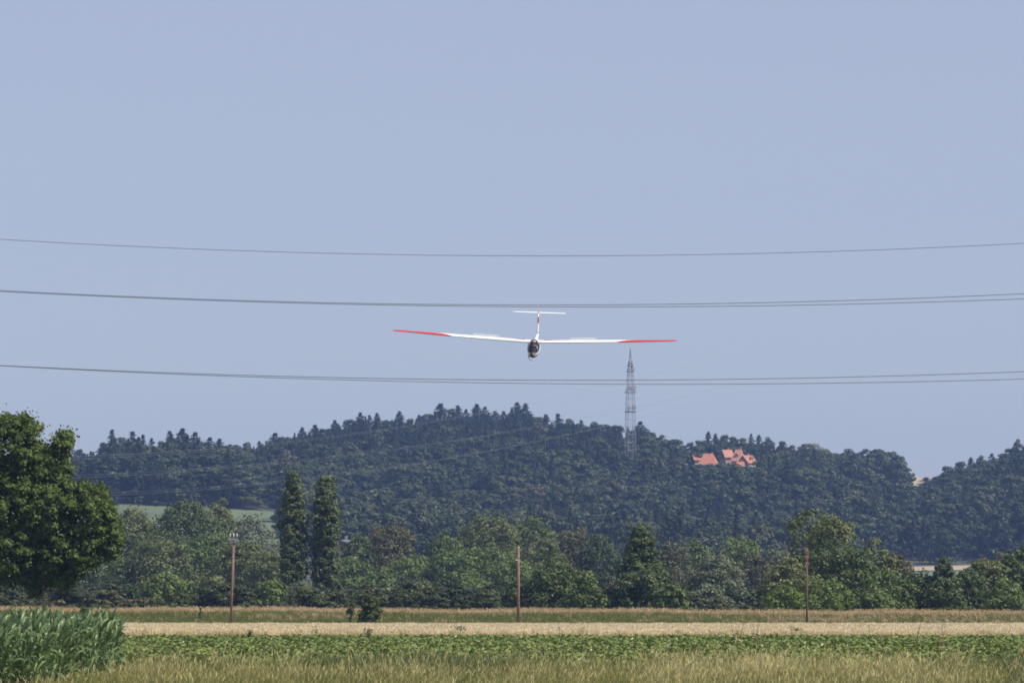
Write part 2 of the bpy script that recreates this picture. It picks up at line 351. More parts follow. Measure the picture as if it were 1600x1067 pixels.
# ------------------------------------------------------------------ far forest on the hills
def conifer_proto(seed, ht=1.0):
    """unit height spruce"""
    rng = np.random.default_rng(seed); Qs = []; vs = []
    tiers = 20
    for i in range(tiers):
        f = i / (tiers - 1); z = 0.10 + 0.88 * f; r = 0.24 * (1 - f) ** 0.72 + 0.008; r *= rng.uniform(0.8, 1.12)
        nb = int(5 + 11 * (1 - f))
        a = rng.uniform(0, 6.28, nb); rr = r * rng.uniform(0.7, 1.15, nb)
        for s in (0.35, 0.68, 1.0):
            C = np.stack([np.cos(a) * rr * s, np.sin(a) * rr * s, z - 0.055 * s * (1 - f) + rng.normal(0, .008, nb)], 1)
            n = 13 if s > 0.5 else 7
            Pn = np.repeat(C, n, 0) + rng.normal(0, 0.010, (nb * n, 3))
            Nn = np.repeat(np.stack([np.cos(a) * .5, np.sin(a) * .5, np.ones(nb) * .8], 1), n, 0)
            Qs.append(leaves(rng, Pn, Nn, 0.020)); vs.append(rng.uniform(0.2, 0.8, nb * n))
    return np.concatenate(Qs), np.concatenate(vs)
def broad_proto(seed, w=0.36, shape='round', leaf=0.036, n=3300):
    rng = np.random.default_rng(seed); k = 44
    C = env_points(rng, shape, k, w * 0.8, 0.80, 0.12); rad = rng.uniform(0.06, 0.14, k)
    return clump_leaves(rng, C, rad, n // k, leaf, centre=np.array([0, 0, 0.45]))
def with_trunk(name, Q, v, leafm, r=0.012, bark='bark'):
    n = len(Q); me = MB(); me.tube([(0, 0, -0.02), (0, 0, 0.35), (0, 0, 0.85)], [r * 1.3, r, r * 0.3], 5)
    tv = np.array(me.v); V = np.concatenate([Q.reshape(-1, 3), tv])
    loops = list(range(4 * n)); starts = list(range(0, 4 * n, 4)); mi = [0] * n
    for f in me.f: starts.append(len(loops)); loops += [i + 4 * n for i in f]; mi.append(1)
    at = np.concatenate([np.repeat(v, 4), np.zeros(len(tv))])
    return raw_mesh(name, V, loops, starts, [M[leafm], M[bark]], mi, attrs={'leafv': at})
conifers = [with_trunk('conifer', *conifer_proto(s), 'conifer_needle') for s in (1, 2, 3, 4)]
broads = [with_trunk('broadleaf_tree', *broad_proto(s, w, sh), 'forest_leaf') for s, w, sh in
          ((11, .36, 'round'), (12, .42, 'round'), (13, .33, 'round'), (14, .40, 'dome'), (15, .30, 'round'))]
M['pale_crown'] = leaf_mat('pale_crown', tones((0.10, 0.11, 0.055), (0.20, 0.20, 0.12)), 0.15)
pale = with_trunk('broadleaf_tree', *broad_proto(17, .42, 'round'), 'pale_crown')

def scatter(name, pts, rot, scl, idx, protos, **kw):
    """one 'stuff' object whose geometry nodes set protos on the given points"""
    n = len(pts)
    me = bpy.data.meshes.new(name); me.vertices.add(n); me.vertices.foreach_set('co', np.asarray(pts, np.float32).ravel())
    a = me.attributes.new('rot', 'FLOAT_VECTOR', 'POINT'); a.data.foreach_set('vector', np.asarray(rot, np.float32).ravel())
    a = me.attributes.new('scl', 'FLOAT_VECTOR', 'POINT'); a.data.foreach_set('vector', np.asarray(scl, np.float32).ravel())
    a = me.attributes.new('idx', 'INT', 'POINT'); a.data.foreach_set('value', np.asarray(idx, np.int32))
    me.update()
    c = bpy.data.collections.new(name + '_kinds')
    for k, pm in enumerate(protos):
        c.objects.link(bpy.data.objects.new('%s_kind_%02d' % (name, k), pm))
    ng = bpy.data.node_groups.new(name, 'GeometryNodeTree')
    ng.interface.new_socket('Geometry', in_out='INPUT', socket_type='NodeSocketGeometry')
    ng.interface.new_socket('Geometry', in_out='OUTPUT', socket_type='NodeSocketGeometry')
    N = ng.nodes; L = ng.links
    gi = N.new('NodeGroupInput'); go = N.new('NodeGroupOutput'); ip = N.new('GeometryNodeInstanceOnPoints')
    ci = N.new('GeometryNodeCollectionInfo'); ci.inputs['Collection'].default_value = c
    ci.inputs['Separate Children'].default_value = True; ci.inputs['Reset Children'].default_value = True
    def na(nm, ty):
        x = N.new('GeometryNodeInputNamedAttribute'); x.data_type = ty; x.inputs[0].default_value = nm
        return [o for o in x.outputs if o.enabled and o.name == 'Attribute'][0]
    L.new(gi.outputs[0], ip.inputs['Points']); L.new(ci.outputs[0], ip.inputs['Instance']); ip.inputs['Pick Instance'].default_value = True
    L.new(na('idx', 'INT'), ip.inputs['Instance Index']); L.new(na('rot', 'FLOAT_VECTOR'), ip.inputs['Rotation']); L.new(na('scl', 'FLOAT_VECTOR'), ip.inputs['Scale'])
    L.new(ip.outputs[0], go.inputs[0])
    o = link(bpy.data.objects.new(name, me)); md = o.modifiers.new('scatter', 'NODES'); md.node_group = ng
    return tag(o, kind='stuff', **kw)

CASTLE_D, TOWER_D = 2105.0, 2120.0
def hidden_windows(px, d, topy, wpx):
    """trees that would stand in the castle's or the mast's clearing"""
    bad = (np.abs(px - 1130) < 50 + wpx / 2) & (d < CASTLE_D + 14) & (topy < 723 + 4 * np.sin(px * 0.21) - np.clip((1125 - px), 0, 60) * 0.0)
    bad |= (np.abs(px - 985) < 9 + wpx / 2) & (d < TOWER_D + 6) & (topy < 716)
    return bad
rng = np.random.default_rng(5)
sp = 10.6
xs = np.arange(-620, 620, sp); ds = np.arange(1430, 2420, sp * 1.15)
X, D = np.meshgrid(xs, ds); X = (X + rng.uniform(-6.5, 6.5, X.shape)).ravel(); D = (D + rng.uniform(-7, 7, D.shape)).ravel()
PX = X / D * F + 800; rd = ridge_d(PX)
ok = (PX > -700) & (PX < 2300) & (D < rd + 30) & ((D > BD + 2) | ((PX > 452) & (PX < 1325)) | (PX > 1650)); X, D, PX, rd = X[ok], D[ok], PX[ok], rd[ok]
Z = terrain(PX, D)
t2 = (D - BD) / (rd - BD)
# kinds of stand: conifers along the top of the big hill and the left wood, broadleaves lower down
stand = np.sin(X * 0.031 + 1.3) * np.sin(D * 0.023) + 0.5 * np.sin(X * 0.011 - D * 0.017)
pc = np.where(PX < 360, 0.55, np.where(PX < 1000, 0.15 + 0.8 * np.clip((t2 - 0.35) * 2.2, 0, 1), 0.18)) + 0.25 * (stand > 0.6)
con = rng.random(len(X)) < pc
ht = np.where(con, rng.uniform(15, 21, len(X)), rng.uniform(9.5, 19, len(X)))
ht = np.where(PX < 360, ht * 1.25, ht)
lim = (Z - H) ; topy = HY - (Z + ht - H) * F / D
cap = np.interp(PX, top_x, top_y) + np.where(con, rng.uniform(2, 10, len(X)), np.where(PX < 370, 11, 7)) + 24 * np.exp(-((PX - 1428) / 15.) ** 2)
over = topy < cap; htc = (zz(cap, D) - Z); ht = np.where(over, htc * rng.uniform(0.8, 1.0, len(X)), ht)
topy = HY - (Z + ht - H) * F / D
keep = (ht > 5) & ~hidden_windows(PX, D, topy, ht * 0.35 * F / D)
X, D, PX, Z, con, ht = [a[keep] for a in (X, D, PX, Z, con, ht)]
n = len(X)
wid = np.where(con, ht * rng.uniform(0.85, 1.15, n), np.maximum(ht, 9) * rng.uniform(0.85, 1.75, n))
scatter('forest', np.stack([X, D, Z], 1), np.stack([rng.normal(0, .03, n), rng.normal(0, .03, n), rng.uniform(0, 6.28, n)], 1), np.stack([wid, wid, ht], 1),
        np.where(con, rng.integers(0, 4, n), rng.integers(4, 9, n)), conifers + broads,
        label='mixed dark forest covering the slopes of the far hills behind the fields', cat='forest')

# trees along the ridge line, each one a thing
ORD = ['first', 'second', 'third', 'fourth', 'fifth', 'sixth', 'seventh', 'eighth', 'ninth', 'tenth', 'eleventh', 'twelfth', 'thirteenth', 'fourteenth',
       'fifteenth', 'sixteenth', 'seventeenth', 'eighteenth', 'nineteenth', 'twentieth']
def region(px):
    if px < 360: return "wood left of the twin poplars"
    if px < 680: return "big hill's left skyline"
    if px < 860: return "big hill's summit skyline"
    if px < 1090: return "skyline around the lattice mast"
    if px < 1215: return 'skyline behind the orange roofed houses'
    if px < 1425: return "skyline between orange roofs and gap"
    return "skyline right of the straw-field gap"
count = {}
rng = np.random.default_rng(9)
for (px, ty, k, w) in TIPS:
    d = float(ridge_d(px)) + (18 if k == 'c' else 8)
    if px == 1413: d -= 25
    zg = float(terrain(px, d)); h = zz(ty, d) - zg; ws = w * d / F
    key = (region(px), k); count[key] = count.get(key, 0) + 1
    me = pale if k == 'p' else (conifers if k == 'c' else broads)[rng.integers(0, 4 if k == 'c' else 5)]
    o = bpy.data.objects.new('conifer' if k == 'c' else 'broadleaf_tree', me); link(o)
    wsc = ws / (0.20 if k == 'c' else 0.42 if k == 'p' else 0.56)
    o.location = ((px - 800) / F * d, d, zg); o.rotation_euler.z = rng.uniform(0, 6.28)
    o.scale = (wsc * (1.15 if k == 'c' else 1), wsc * (1.15 if k == 'c' else 1), h / (1.0 if k == 'c' else 0.99))
    if k == 'p': lab = 'pale grey-green domed tree standing out on the skyline right of the orange roofs'
    elif px == 1590: lab = 'round ball-shaped tree poking above the skyline at the far right edge'
    elif px == 1175 or px == 175: lab = 'tallest ragged spruce near the left end of the tall wood' if px == 175 else None
    else: lab = None
    if lab is None:
        kind = 'pointed dark conifer' if k == 'c' else 'rounded broadleaf tree'
        lab = '%s %s from the left on the %s' % (ORD[count[key] - 1], kind, region(px))
    tag(o, lab, 'tree', 'trees along the skyline of the far hills')

# ------------------------------------------------------------------ lattice mast on the hill
def mast():
    d = TOWER_D; px = 985.2; zg = float(terrain(px, d)); s = d / F
    root = empty('lattice_mast', ((px - 800) / F * d, d, zg)); rz = R(20)
    H0 = lambda y: zz(y, d) - zg
    prof = [(H0(760), 8.2 * s), (H0(720), 7.4 * s), (H0(645), 6.3 * s), (H0(612), 5.4 * s), (H0(575), 3.5 * s), (H0(565), 1.8 * s), (H0(546), 0.5 * s)]
    prof = [(-0.5, 8.8 * s)] + [p for p in prof if p[0] > 1]
    def hw(z): return float(np.interp(z, [p[0] for p in prof], [p[1] for p in prof])) * 0.92
    for a, b in ((-1, -1), (-1, 1), (1, -1), (1, 1)):
        m = MB(); m.tube([(a * w * .92, b * w * .92, z) for z, w in prof], [0.13, 0.12, 0.11, 0.10, 0.09, 0.08, 0.07, 0.05][:len(prof)], 4); m.build('leg', M['tower_paint'], root)
    m = MB(); z = 0.0; top = H0(566)
    while z < top:
        w0 = hw(z); dz = max(1.8, w0 * 1.9); z1 = min(z + dz, top + .1); w1 = hw(z1)
        c0 = [(-w0, -w0, z), (w0, -w0, z), (w0, w0, z), (-w0, w0, z)]; c1 = [(-w1, -w1, z1), (w1, -w1, z1), (w1, w1, z1), (-w1, w1, z1)]
        for k in range(4):
            j = (k + 1) % 4
            m.tube([c0[k], c1[j]], 0.045, 4, caps=False); m.tube([c0[j], c1[k]], 0.045, 4, caps=False); m.tube([c1[k], c1[j]], 0.07, 4, caps=False)
        z = z1
    tag(m.build('bracing', M['tower_paint'], root), kind='stuff')
    for y, wp, hp in ((643, 7.2, 1.6), (613, 7.8, 1.2), (581, 5.2, 1.4), (572, 4.2, 1.0)):
        m = MB(); zc = H0(y); w = wp * s
        m.box((0, 0, zc), (2 * w, 2 * w, 0.25))
        for a in range(8):
            t = a * math.pi / 4; m.tube([(w * math.cos(t), w * math.sin(t), zc), (w * math.cos(t), w * math.sin(t), zc + hp)], 0.07, 4)
        m.tube([(w * math.cos(a * math.pi / 8), w * math.sin(a * math.pi / 8), zc + hp) for a in range(17)], 0.07, 4)
        m.build('platform', M['tower_paint'], root)
    # drum and panel aerials
    for (ax, y, r_, sx) in ((-1, 607, 0.9, 5.0), (1, 606, 1.1, 5.2), (0.1, 608, 0.8, 5.0), (-1, 638, 0.8, 5.6), (0.9, 637, 0.9, 5.4), (-1, 566, 0.7, 3.6), (.9, 577, .8, 3.4)):
        m = MB(); zc = H0(y); x = ax * sx * s * 0.8
        m.tube([(x, -sx * s * 0.85, zc), (x, -sx * s * 0.85 - 0.9, zc)], r_, 12); m.build('drum_aerial', M['tower_paint'], root)
    for (ax, y) in ((-1, 562), (1, 566), (-.6, 557), (0.9, 571)):
        m = MB(); m.box((ax * 2.1 * s, -0.4, H0(y)), (0.35, 0.25, 2.6)); m.build('panel_aerial', M['tower_paint'], root)
    m = MB(); m.tube([(0, 0, H0(560)), (0, 0, H0(543))], [0.16, 0.06], 5); m.build('spire', M['tower_paint'], root)
    root.rotation_euler.z = rz
    tag(root, 'grey steel lattice mast with platforms rising from the hill under the right wing tip', 'mast')
mast()

# ------------------------------------------------------------------ houses among the trees
def house(name, cx, d, w, dep, wall_h, roof_h, zg, label, hip=0.0, rot=0.0, roofm='roof_tile', dormers=(), gable_trim=False, cat='house', group=None, ridge_along=True):
    root = empty(name, (cx, d, zg)); root.rotation_euler.z = rot
    b = MB(); b.box((0, 0, wall_h / 2 - 0.5), (w, dep, wall_h + 1.0))
    if not hip:  # gable walls
        for s in (-1, 1):
            x = s * (w / 2 - 0.003)
            b.add([(x, -dep / 2, wall_h), (x, dep / 2, wall_h), (x, 0, wall_h + roof_h - .1), (x - s * .3, -dep / 2, wall_h), (x - s * .3, dep / 2, wall_h), (x - s * .3, 0, wall_h + roof_h - .1)],
                  [(0, 1, 2), (3, 5, 4), (0, 3, 4, 1), (1, 4, 5, 2), (0, 2, 5, 3)])
    b.build('wall', M['plaster'], root)
    o = 0.5; x0 = w / 2 + o; y0 = dep / 2 + o; xr = w / 2 + o - hip; zr = wall_h + roof_h; ze = wall_h - 0.25
    v = [(-x0, -y0, ze), (x0, -y0, ze), (x0, y0, ze), (-x0, y0, ze), (-xr, 0, zr), (xr, 0, zr)]
    v2 = [(a, bb, c + 0.22) for a, bb, c in v]
    f = [(0, 1, 5, 4), (2, 3, 4, 5), (1, 2, 5), (3, 0, 4)]
    r_ = MB(); r_.add(v + v2, [tuple(reversed(q)) for q in f] + [tuple(i + 6 for i in q) for q in f] + [(0, 6, 7, 1), (1, 7, 8, 2), (2, 8, 9, 3), (3, 9, 6, 0)])
    rf = r_.build('roof', M[roofm], root)
    c = MB(); c.box((w * 0.2, 0.6, zr + 0.3), (0.7, 0.7, 1.4)); c.build('chimney', M[roofm], rf)
    if gable_trim:
        for s in (-1, 1):
            t = MB(); t.tube([(s * x0, -y0, ze + .1), (s * x0, 0, zr + .2), (s * x0, y0, ze + .1)], 0.22, 4); t.build('bargeboard', M['plaster'], rf)
    for dxm in dormers:
        q = MB(); yy = -dep * 0.27; q.box((dxm, yy, wall_h + roof_h * 0.42), (1.6, 1.6, 1.7)); q.build('dormer', M['plaster'], rf)
        q = MB(); q.add([(dxm - 1.1, yy - 1.1, wall_h + roof_h * .42 + .8), (dxm + 1.1, yy - 1.1, wall_h + roof_h * .42 + .8), (dxm + 1.1, yy + 1.6, wall_h + roof_h * .42 + .8), (dxm - 1.1, yy + 1.6, wall_h + roof_h * .42 + .8), (dxm, yy - 1.1, wall_h + roof_h * .42 + 1.8), (dxm, yy + 1.6, wall_h + roof_h * .42 + 1.8)],
              [(0, 1, 4), (0, 4, 5, 3), (1, 2, 5, 4), (2, 3, 5), (0, 3, 2, 1)]); q.build('dormer_roof', M[roofm], rf)
    for s in range(int(w // 2.6)):
        q = MB(); q.box((-w / 2 + 1.4 + s * 2.6, -dep / 2 - 0.01, wall_h * 0.6), (1.0, 0.12, 1.4)); q.build('window', M['window_glass'], root)
    for s in range(int(dep // 3)):
        for sx in (-1, 1):
            q = MB(); q.box((sx * (w / 2 + 0.01), -dep / 2 + 1.6 + s * 3, wall_h * 0.6), (0.12, 1.0, 1.4)); q.build('window', M['window_glass'], root)
    tag(root, label, cat, group)
    return root
def hz(px, d): return float(terrain(px, d))
def hx(px, d): return (px - 800) / F * d
def put_house(name, px, d, ridgey, eavey, wpx, dep, label, **kw):
    zr = zz(ridgey, d); ze = zz(eavey, d); zg = min(hz(px, d), ze - 4.0)
    house(name, hx(px, d), d, wpx * d / F, dep, ze - zg, zr - ze, zg, label, cat='house', group='orange roofed houses among the hill trees', **kw)
put_house('hill_house', 1107, CASTLE_D, 709.5, 727, 27, 10, 'broad house with a bright orange hipped roof, left of the pair of gabled roofs', hip=2.4, rot=R(-12))
put_house('hill_house', 1089, CASTLE_D + 12, 711, 719, 11, 6, 'small orange roof at the far left beside the broad hipped orange roof', rot=R(10))
put_house('hill_house', 1136, CASTLE_D + 16, 703.5, 715, 13, 8, 'narrow pinkish roof half hidden between the broad orange roof and the steep gabled one', rot=R(15), roofm='roof_tile_pale')
put_house('hill_house', 1154, CASTLE_D + 8, 703, 721, 14, 9, 'steep salmon-tiled house, tallest of the roofs on the castle hill', rot=R(-20), hip=1.2, roofm='roof_tile_pale', dormers=(0.0,))
put_house('hill_house', 1168, CASTLE_D - 6, 712, 724, 15, 8, 'lowest gabled orange house with pale gable edging at the right end of the row', rot=R(35), gable_trim=True, roofm='roof_tile', dormers=(0.6,))
put_house('hill_house', 1157, CASTLE_D - 14, 722, 729, 9, 5, 'small reddish annexe roof below the steep salmon-tiled house', rot=R(0), roofm='roof_tile')
def far_house(px, d, ridgey, eavey, wpx, label, roofm):
    zr = zz(ridgey, d); ze = zz(eavey, d)
    house('farmhouse', hx(px, d), d, wpx * d / F, 8, ze, zr - ze, 0, label, roofm=roofm, rot=R(25))
M['slate_pale'] = simple('slate_pale', (0.15, 0.15, 0.16), 0.6, 0.1)
far_house(606, 860, 855, 866, 14, 'farmhouse glimpsed behind the rust-tinged flat-topped tree', 'roof_tile_pale')
far_house(541, 900, 845, 850, 11, 'pale roofed farm building showing just right of the twin poplars', 'slate_pale')

# ------------------------------------------------------------------ high-voltage wires
def quad_fit(pts): return np.polyfit([p[0] for p in pts], [p[1] for p in pts], 2)
def wire(pts, d0, d1, x0, x1, r, mat, label, group, name='power_line_wire'):
    c = quad_fit(pts); V = []
    for px in np.linspace(x0, x1, 90):
        d = d0 + (d1 - d0) * (px - pts[0][0]) / (pts[-1][0] - pts[0][0]); V.append(P(px, float(np.polyval(c, px)), d))
    mid = V[45].copy(); m = MB(); m.tube([v - mid for v in V], r, 6)
    o = m.build(name, M[mat], smooth=True); o.location = mid
    tag(o, label, 'wire', group)
G1 = 'power line wires crossing the sky'
wire([(0, 374), (400, 392.5), (850, 400.3), (1250, 394), (1600, 380.5)], 250, 250, -1400, 3000, 0.017, 'aluminium_wire', 'single topmost wire crossing the sky well above the glider', G1)
wire([(0, 454), (400, 470), (850, 476.8), (1250, 471.5), (1600, 459)], 252, 252, -1400, 3000, 0.021, 'aluminium_wire', 'upper wire of the pair passing just above the glider\'s tailplane', G1)
wire([(0, 455.5), (400, 471.5), (850, 479.8), (1250, 476.5), (1600, 467)], 258, 258, -1400, 3000, 0.021, 'aluminium_wire', 'lower wire of the pair passing just above the glider\'s tailplane', G1)
wire([(0, 571), (400, 586.5), (850, 594.2), (1250, 590.5), (1600, 580.5)], 252, 252, -1400, 3000, 0.020, 'aluminium_wire', 'upper wire of the pair below the glider, crossing in front of the mast', G1)
wire([(0, 571.5), (400, 588.5), (850, 599.8), (1250, 599), (1600, 592)], 258, 258, -1400, 3000, 0.020, 'aluminium_wire', 'lowest wire of the pair below the glider, crossing in front of the mast', G1)
G2 = 'pale far power line wires in front of the wooded hill'
far_pts = [('top', [(120, 713), (340, 700), (560, 676), (770, 641)]), ('middle', [(120, 742), (270, 735), (500, 715), (850, 664)]), ('bottom', [(120, 771), (300, 763), (540, 739), (960, 662)])]
for nm, pts in far_pts:
    for k, off in enumerate((0, 3.6)):
        wire([(x, y + off * (1.25 - x / 900)) for x, y in pts], 1450, 1950, -300, 1150, 0.021, 'far_wire',
             '%s wire of the %s pale line strung across the wooded hill' % (('upper', 'lower')[k], nm), G2)

# ------------------------------------------------------------------ the tree belt behind the bank
B = 'trees in the belt behind the grassy bank'
belt = [ # px, top, width, dist, material, shape, zb, extra, label
 (-40, 850, 130, 600, 'green_leaf', 'round', {}, 'green tree at the left edge half hidden behind the big near tree'),
 (40, 868, 110, 590, 'green_leaf', 'round', {}, 'low green tree seen under the crown of the big near tree'),
 (120, 850, 120, 600, 'dark_leaf', 'round', {}, 'dark green tree seen under the right half of the big near tree'),
 (208, 797, 110, 620, 'olive_leaf', 'round', {}, 'tall olive tree showing just right of the big near tree'),
 (188, 872, 70, 560, 'green_leaf', 'dome', {}, 'low domed green tree beside the big near tree\'s right edge'),
 (250, 835, 120, 560, 'olive_leaf', 'round', {}, 'broad grey-olive tree in front of the dark oak, left of the crossarm pole'),
 (292, 786, 122, 620, 'dark_leaf', 'round', {}, 'dark green broad oak topping the belt left of the crossarm pole'),
 (345, 784, 70, 640, 'olive_leaf', 'round', {'density': .75}, 'light olive feathery treetop just right of the dark oak'),
 (395, 806, 90, 625, 'willow_leaf', 'round', {'density': .6, 'sparse': True, 'bark': 'pale_bark'}, 'thin crowned tree with bare twigs left of the twin poplars'),
 (322, 838, 110, 575, 'green_leaf', 'round', {}, 'mid-green tree directly left of the crossarm pole'),
 (382, 848, 100, 560, 'olive_leaf', 'round', {}, 'olive tree directly behind the crossarm pole'),
 (425, 862, 90, 552, 'olive_leaf', 'round', {}, 'olive tree between the crossarm pole and the left poplar'),
 (425, 905, 70, 535, 'bright_leaf', 'dome', {}, 'fresh green bush at the foot of the left poplar'),
 (475, 908, 70, 530, 'willow_leaf', 'dome', {}, 'grey-green bush between the feet of the twin poplars'),
 (500, 925, 90, 520, 'willow_leaf', 'dome', {}, 'low pale willow scrub in front of the right poplar'),
 (333, 900, 90, 540, 'olive_leaf', 'dome', {}, 'low olive bush left of the crossarm pole foot'),
 (262, 895, 110, 540, 'green_leaf', 'dome', {}, 'rounded green bush at the foot of the broad grey-olive tree'),
 (556, 838, 74, 610, 'dark_leaf', 'round', {}, 'dark two-topped tree right of the twin poplars'),
 (548, 872, 90, 565, 'green_leaf', 'round', {}, 'soft green tree below the dark two-topped tree'),
 (609, 820, 92, 650, 'brown_leaf', 'umbrella', {'density': .75, 'sparse': True, 'zb_frac': .1}, 'rust-tinged flat-topped tree standing above the belt'),
 (597, 893, 70, 550, 'green_leaf', 'round', {}, 'small green tree behind the round bush on the bank'),
 (640, 868, 100, 600, 'green_leaf', 'round', {}, 'green tree right of the rust-tinged flat-topped tree'),
 (655, 905, 90, 545, 'olive_leaf', 'dome', {}, 'low olive bush at the belt foot right of the round bank bush'),
 (697, 835, 84, 610, 'green_leaf', 'round', {}, 'upright green tree left of the tall pale crowned tree'),
 (704, 862, 90, 575, 'green_leaf', 'round', {}, 'leafy green tree halfway between the poplars and the bare pole'),
 (762, 806, 120, 630, 'olive_leaf', 'round', {}, 'tall pale-green tree crowning the middle of the belt'),
 (760, 850, 100, 580, 'green_leaf', 'round', {'bark': 'pale_bark'}, 'green tree with a pale trunk left of the bare pole'),
 (735, 900, 90, 545, 'green_leaf', 'dome', {}, 'green bush low in the belt left of the bare pole'),
 (828, 811, 90, 640, 'green_leaf', 'round', {}, 'tall green tree directly above the bare pole top'),
 (845, 838, 80, 600, 'olive_leaf', 'round', {}, 'pale-green tree just right of the bare pole top'),
 (800, 872, 90, 560, 'green_leaf', 'round', {}, 'green tree right behind the bare pole'),
 (898, 828, 84, 660, 'brown_leaf', 'round', {'density': .85}, 'dull brownish tree right of the pale green group'),
 (938, 836, 80, 650, 'dark_leaf', 'round', {}, 'blue-green tree left of the tall conical tree'),
 (872, 873, 122, 478, 'dark_leaf', 'dome', {'leaf': .22}, 'broad dark hawthorn bush just right of the bare pole'),
 (812, 903, 62, 480, 'dark_leaf', 'dome', {'leaf': .22}, 'small dark bush directly at the bare pole'),
 (915, 893, 70, 472, 'green_leaf', 'dome', {'leaf': .22}, 'yellow-green bush on the right flank of the broad hawthorn'),
 (1003, 824, 104, 480, 'dark_leaf', 'cone', {'leaf': .23, 'density': 1.3}, 'tall cone-shaped dark green tree, pointed above the belt'),
 (1022, 882, 100, 474, 'dark_leaf', 'dome', {'leaf': .22}, 'leafy skirt bush right of the tall cone-shaped tree foot'),
 (985, 895, 70, 474, 'dark_leaf', 'dome', {'leaf': .22}, 'dark bush left of the tall cone-shaped tree foot'),
 (1052, 908, 55, 468, 'green_leaf', 'dome', {'leaf': .22}, 'small green bush between the cone-shaped tree and the grey willow'),
 (1048, 850, 70, 640, 'brown_leaf', 'round', {'density': .8}, 'brownish tree behind the right side of the cone-shaped tree'),
 (1085, 846, 90, 650, 'green_leaf', 'round', {}, 'fresh green tree behind the grey willow dome'),
 (1122, 866, 104, 530, 'willow_leaf', 'dome', {'leaf': .20, 'density': 1.2}, 'soft grey-green willow dome left of the rook tree'),
 (1105, 912, 80, 520, 'willow_leaf', 'dome', {'leaf': .22}, 'low front lobe of scrub beneath the grey willow dome'),
 (1155, 838, 84, 650, 'green_leaf', 'round', {}, 'tall green tree between the grey willow and the rook tree'),
 (1176, 864, 60, 600, 'brown_leaf', 'round', {'density': .9}, 'dark brown tree squeezed between grey willow and rook tree'),
 (1212, 858, 80, 620, 'willow_leaf', 'round', {}, 'greyish tree peeping out left of the rook tree'),
 (1270, 797, 96, 500, 'olive_leaf', 'round', {'density': .55, 'sparse': True, 'leaf': .22, 'bark': 'pale_bark', 'zb_frac': .35}, 'tall thin-crowned tree with dark twig balls, behind the right-hand pole'),
 (1305, 808, 96, 495, 'olive_leaf', 'round', {'density': .85, 'leaf': .23, 'zb_frac': .25}, 'olive domed tree on the right shoulder of the rook tree'),
 (1300, 850, 150, 482, 'dark_leaf', 'round', {'leaf': .23}, 'wide dark green tree forming the core of the right-hand grove'),
 (1232, 872, 90, 474, 'olive_leaf', 'round', {'leaf': .22}, 'olive-green tree at the left end of the right-hand grove'),
 (1365, 845, 90, 490, 'olive_leaf', 'round', {'leaf': .23, 'density': .9}, 'olive tree with twiggy top right of the core of the grove'),
 (1398, 868, 84, 492, 'brown_leaf', 'round', {'leaf': .23, 'density': .85, 'bark': 'pale_bark'}, 'brownish twiggy tree at the right end of the grove'),
 (1385, 890, 100, 475, 'green_leaf', 'round', {'leaf': .22}, 'green tree in front of the brownish twiggy tree'),
 (1290, 908, 110, 460, 'bright_leaf', 'dome', {'leaf': .21}, 'bright green bush right behind the right-hand pole'),
 (1228, 916, 80, 458, 'bright_leaf', 'dome', {'leaf': .21}, 'bright green bush left of the right-hand pole'),
 (1368, 920, 80, 460, 'green_leaf', 'dome', {'leaf': .21}, 'yellowish green bush low at the foot of the twiggy tree'),
 (1437, 893, 80, 478, 'dark_leaf', 'round', {'leaf': .22}, 'dark tree bordering the left side of the gap with the far field'),
 (1478, 903, 76, 474, 'dark_leaf', 'dome', {'leaf': .22, 'density': .8}, 'low ragged bush in the gap beneath the far field strip'),
 (1474, 872, 34, 476, 'dark_leaf', 'round', {'leaf': .28, 'density': .35, 'sparse': True, 'zb_frac': .4}, 'spindly sapling sticking up in front of the far field strip'),
 (1512, 888, 70, 482, 'dark_leaf', 'round', {'leaf': .22}, 'dark rounded tree bordering the right side of the gap'),
 (1552, 864, 90, 488, 'olive_leaf', 'round', {'leaf': .23}, 'olive tree near the right edge of the picture'),
 (1598, 857, 90, 488, 'dark_leaf', 'round', {'leaf': .23}, 'tallest dark tree cut by the right edge of the picture'),
 (1570, 905, 80, 472, 'green_leaf', 'dome', {'leaf': .22}, 'low green bush at the foot of the right-edge trees'),
]
for i, (px, ty, w, d, mat, sh, ex, lab) in enumerate(belt):
    if d >= 545: d *= 1.3; ex = dict(ex, leaf=.30)
    make_tree(px, ty, w * 1.06, d, mat, sh, seed=i + 40, label=lab, group=B, cat='bush' if sh == 'dome' and ty > 868 else 'tree',
              name='bush' if sh == 'dome' and ty > 868 else 'broadleaf_tree', **ex)
# twin poplars
for (px, ty, w, sd, lab) in ((459, 739, 43, 3, 'left and taller of the twin columnar poplars'), (510, 751, 45, 8, 'right and slightly shorter, wider of the twin columnar poplars')):
    make_tree(px, ty, w * 1.03, 560, 'poplar_leaf', 'column', seed=sd, label=lab, group='twin columnar poplars', name='poplar_tree', leaf=0.20, clump=0.26, density=2.6, nclump=320, zb_frac=0.02)
# twig balls (mistletoe) on the rook tree
for k, (px, py) in enumerate(((1236, 818), (1250, 817), (1272, 848), (1291, 845), (1308, 846), (1262, 800))):
    rng = np.random.default_rng(70 + k); r_ = 0.38
    Q, v = clump_leaves(rng, np.zeros((1, 3)), np.array([r_]), 160, 0.14, flat=1.0)
    o = link(bpy.data.objects.new('mistletoe_ball', quad_mesh('mistletoe_ball', Q, M['dark_leaf'], v))); o.location = P(px, py, 492)
    tag(o, 'small dark mistletoe ball, %s from the left in the thin-crowned tree' % ORD[k], 'mistletoe', 'mistletoe balls in the thin-crowned tree')
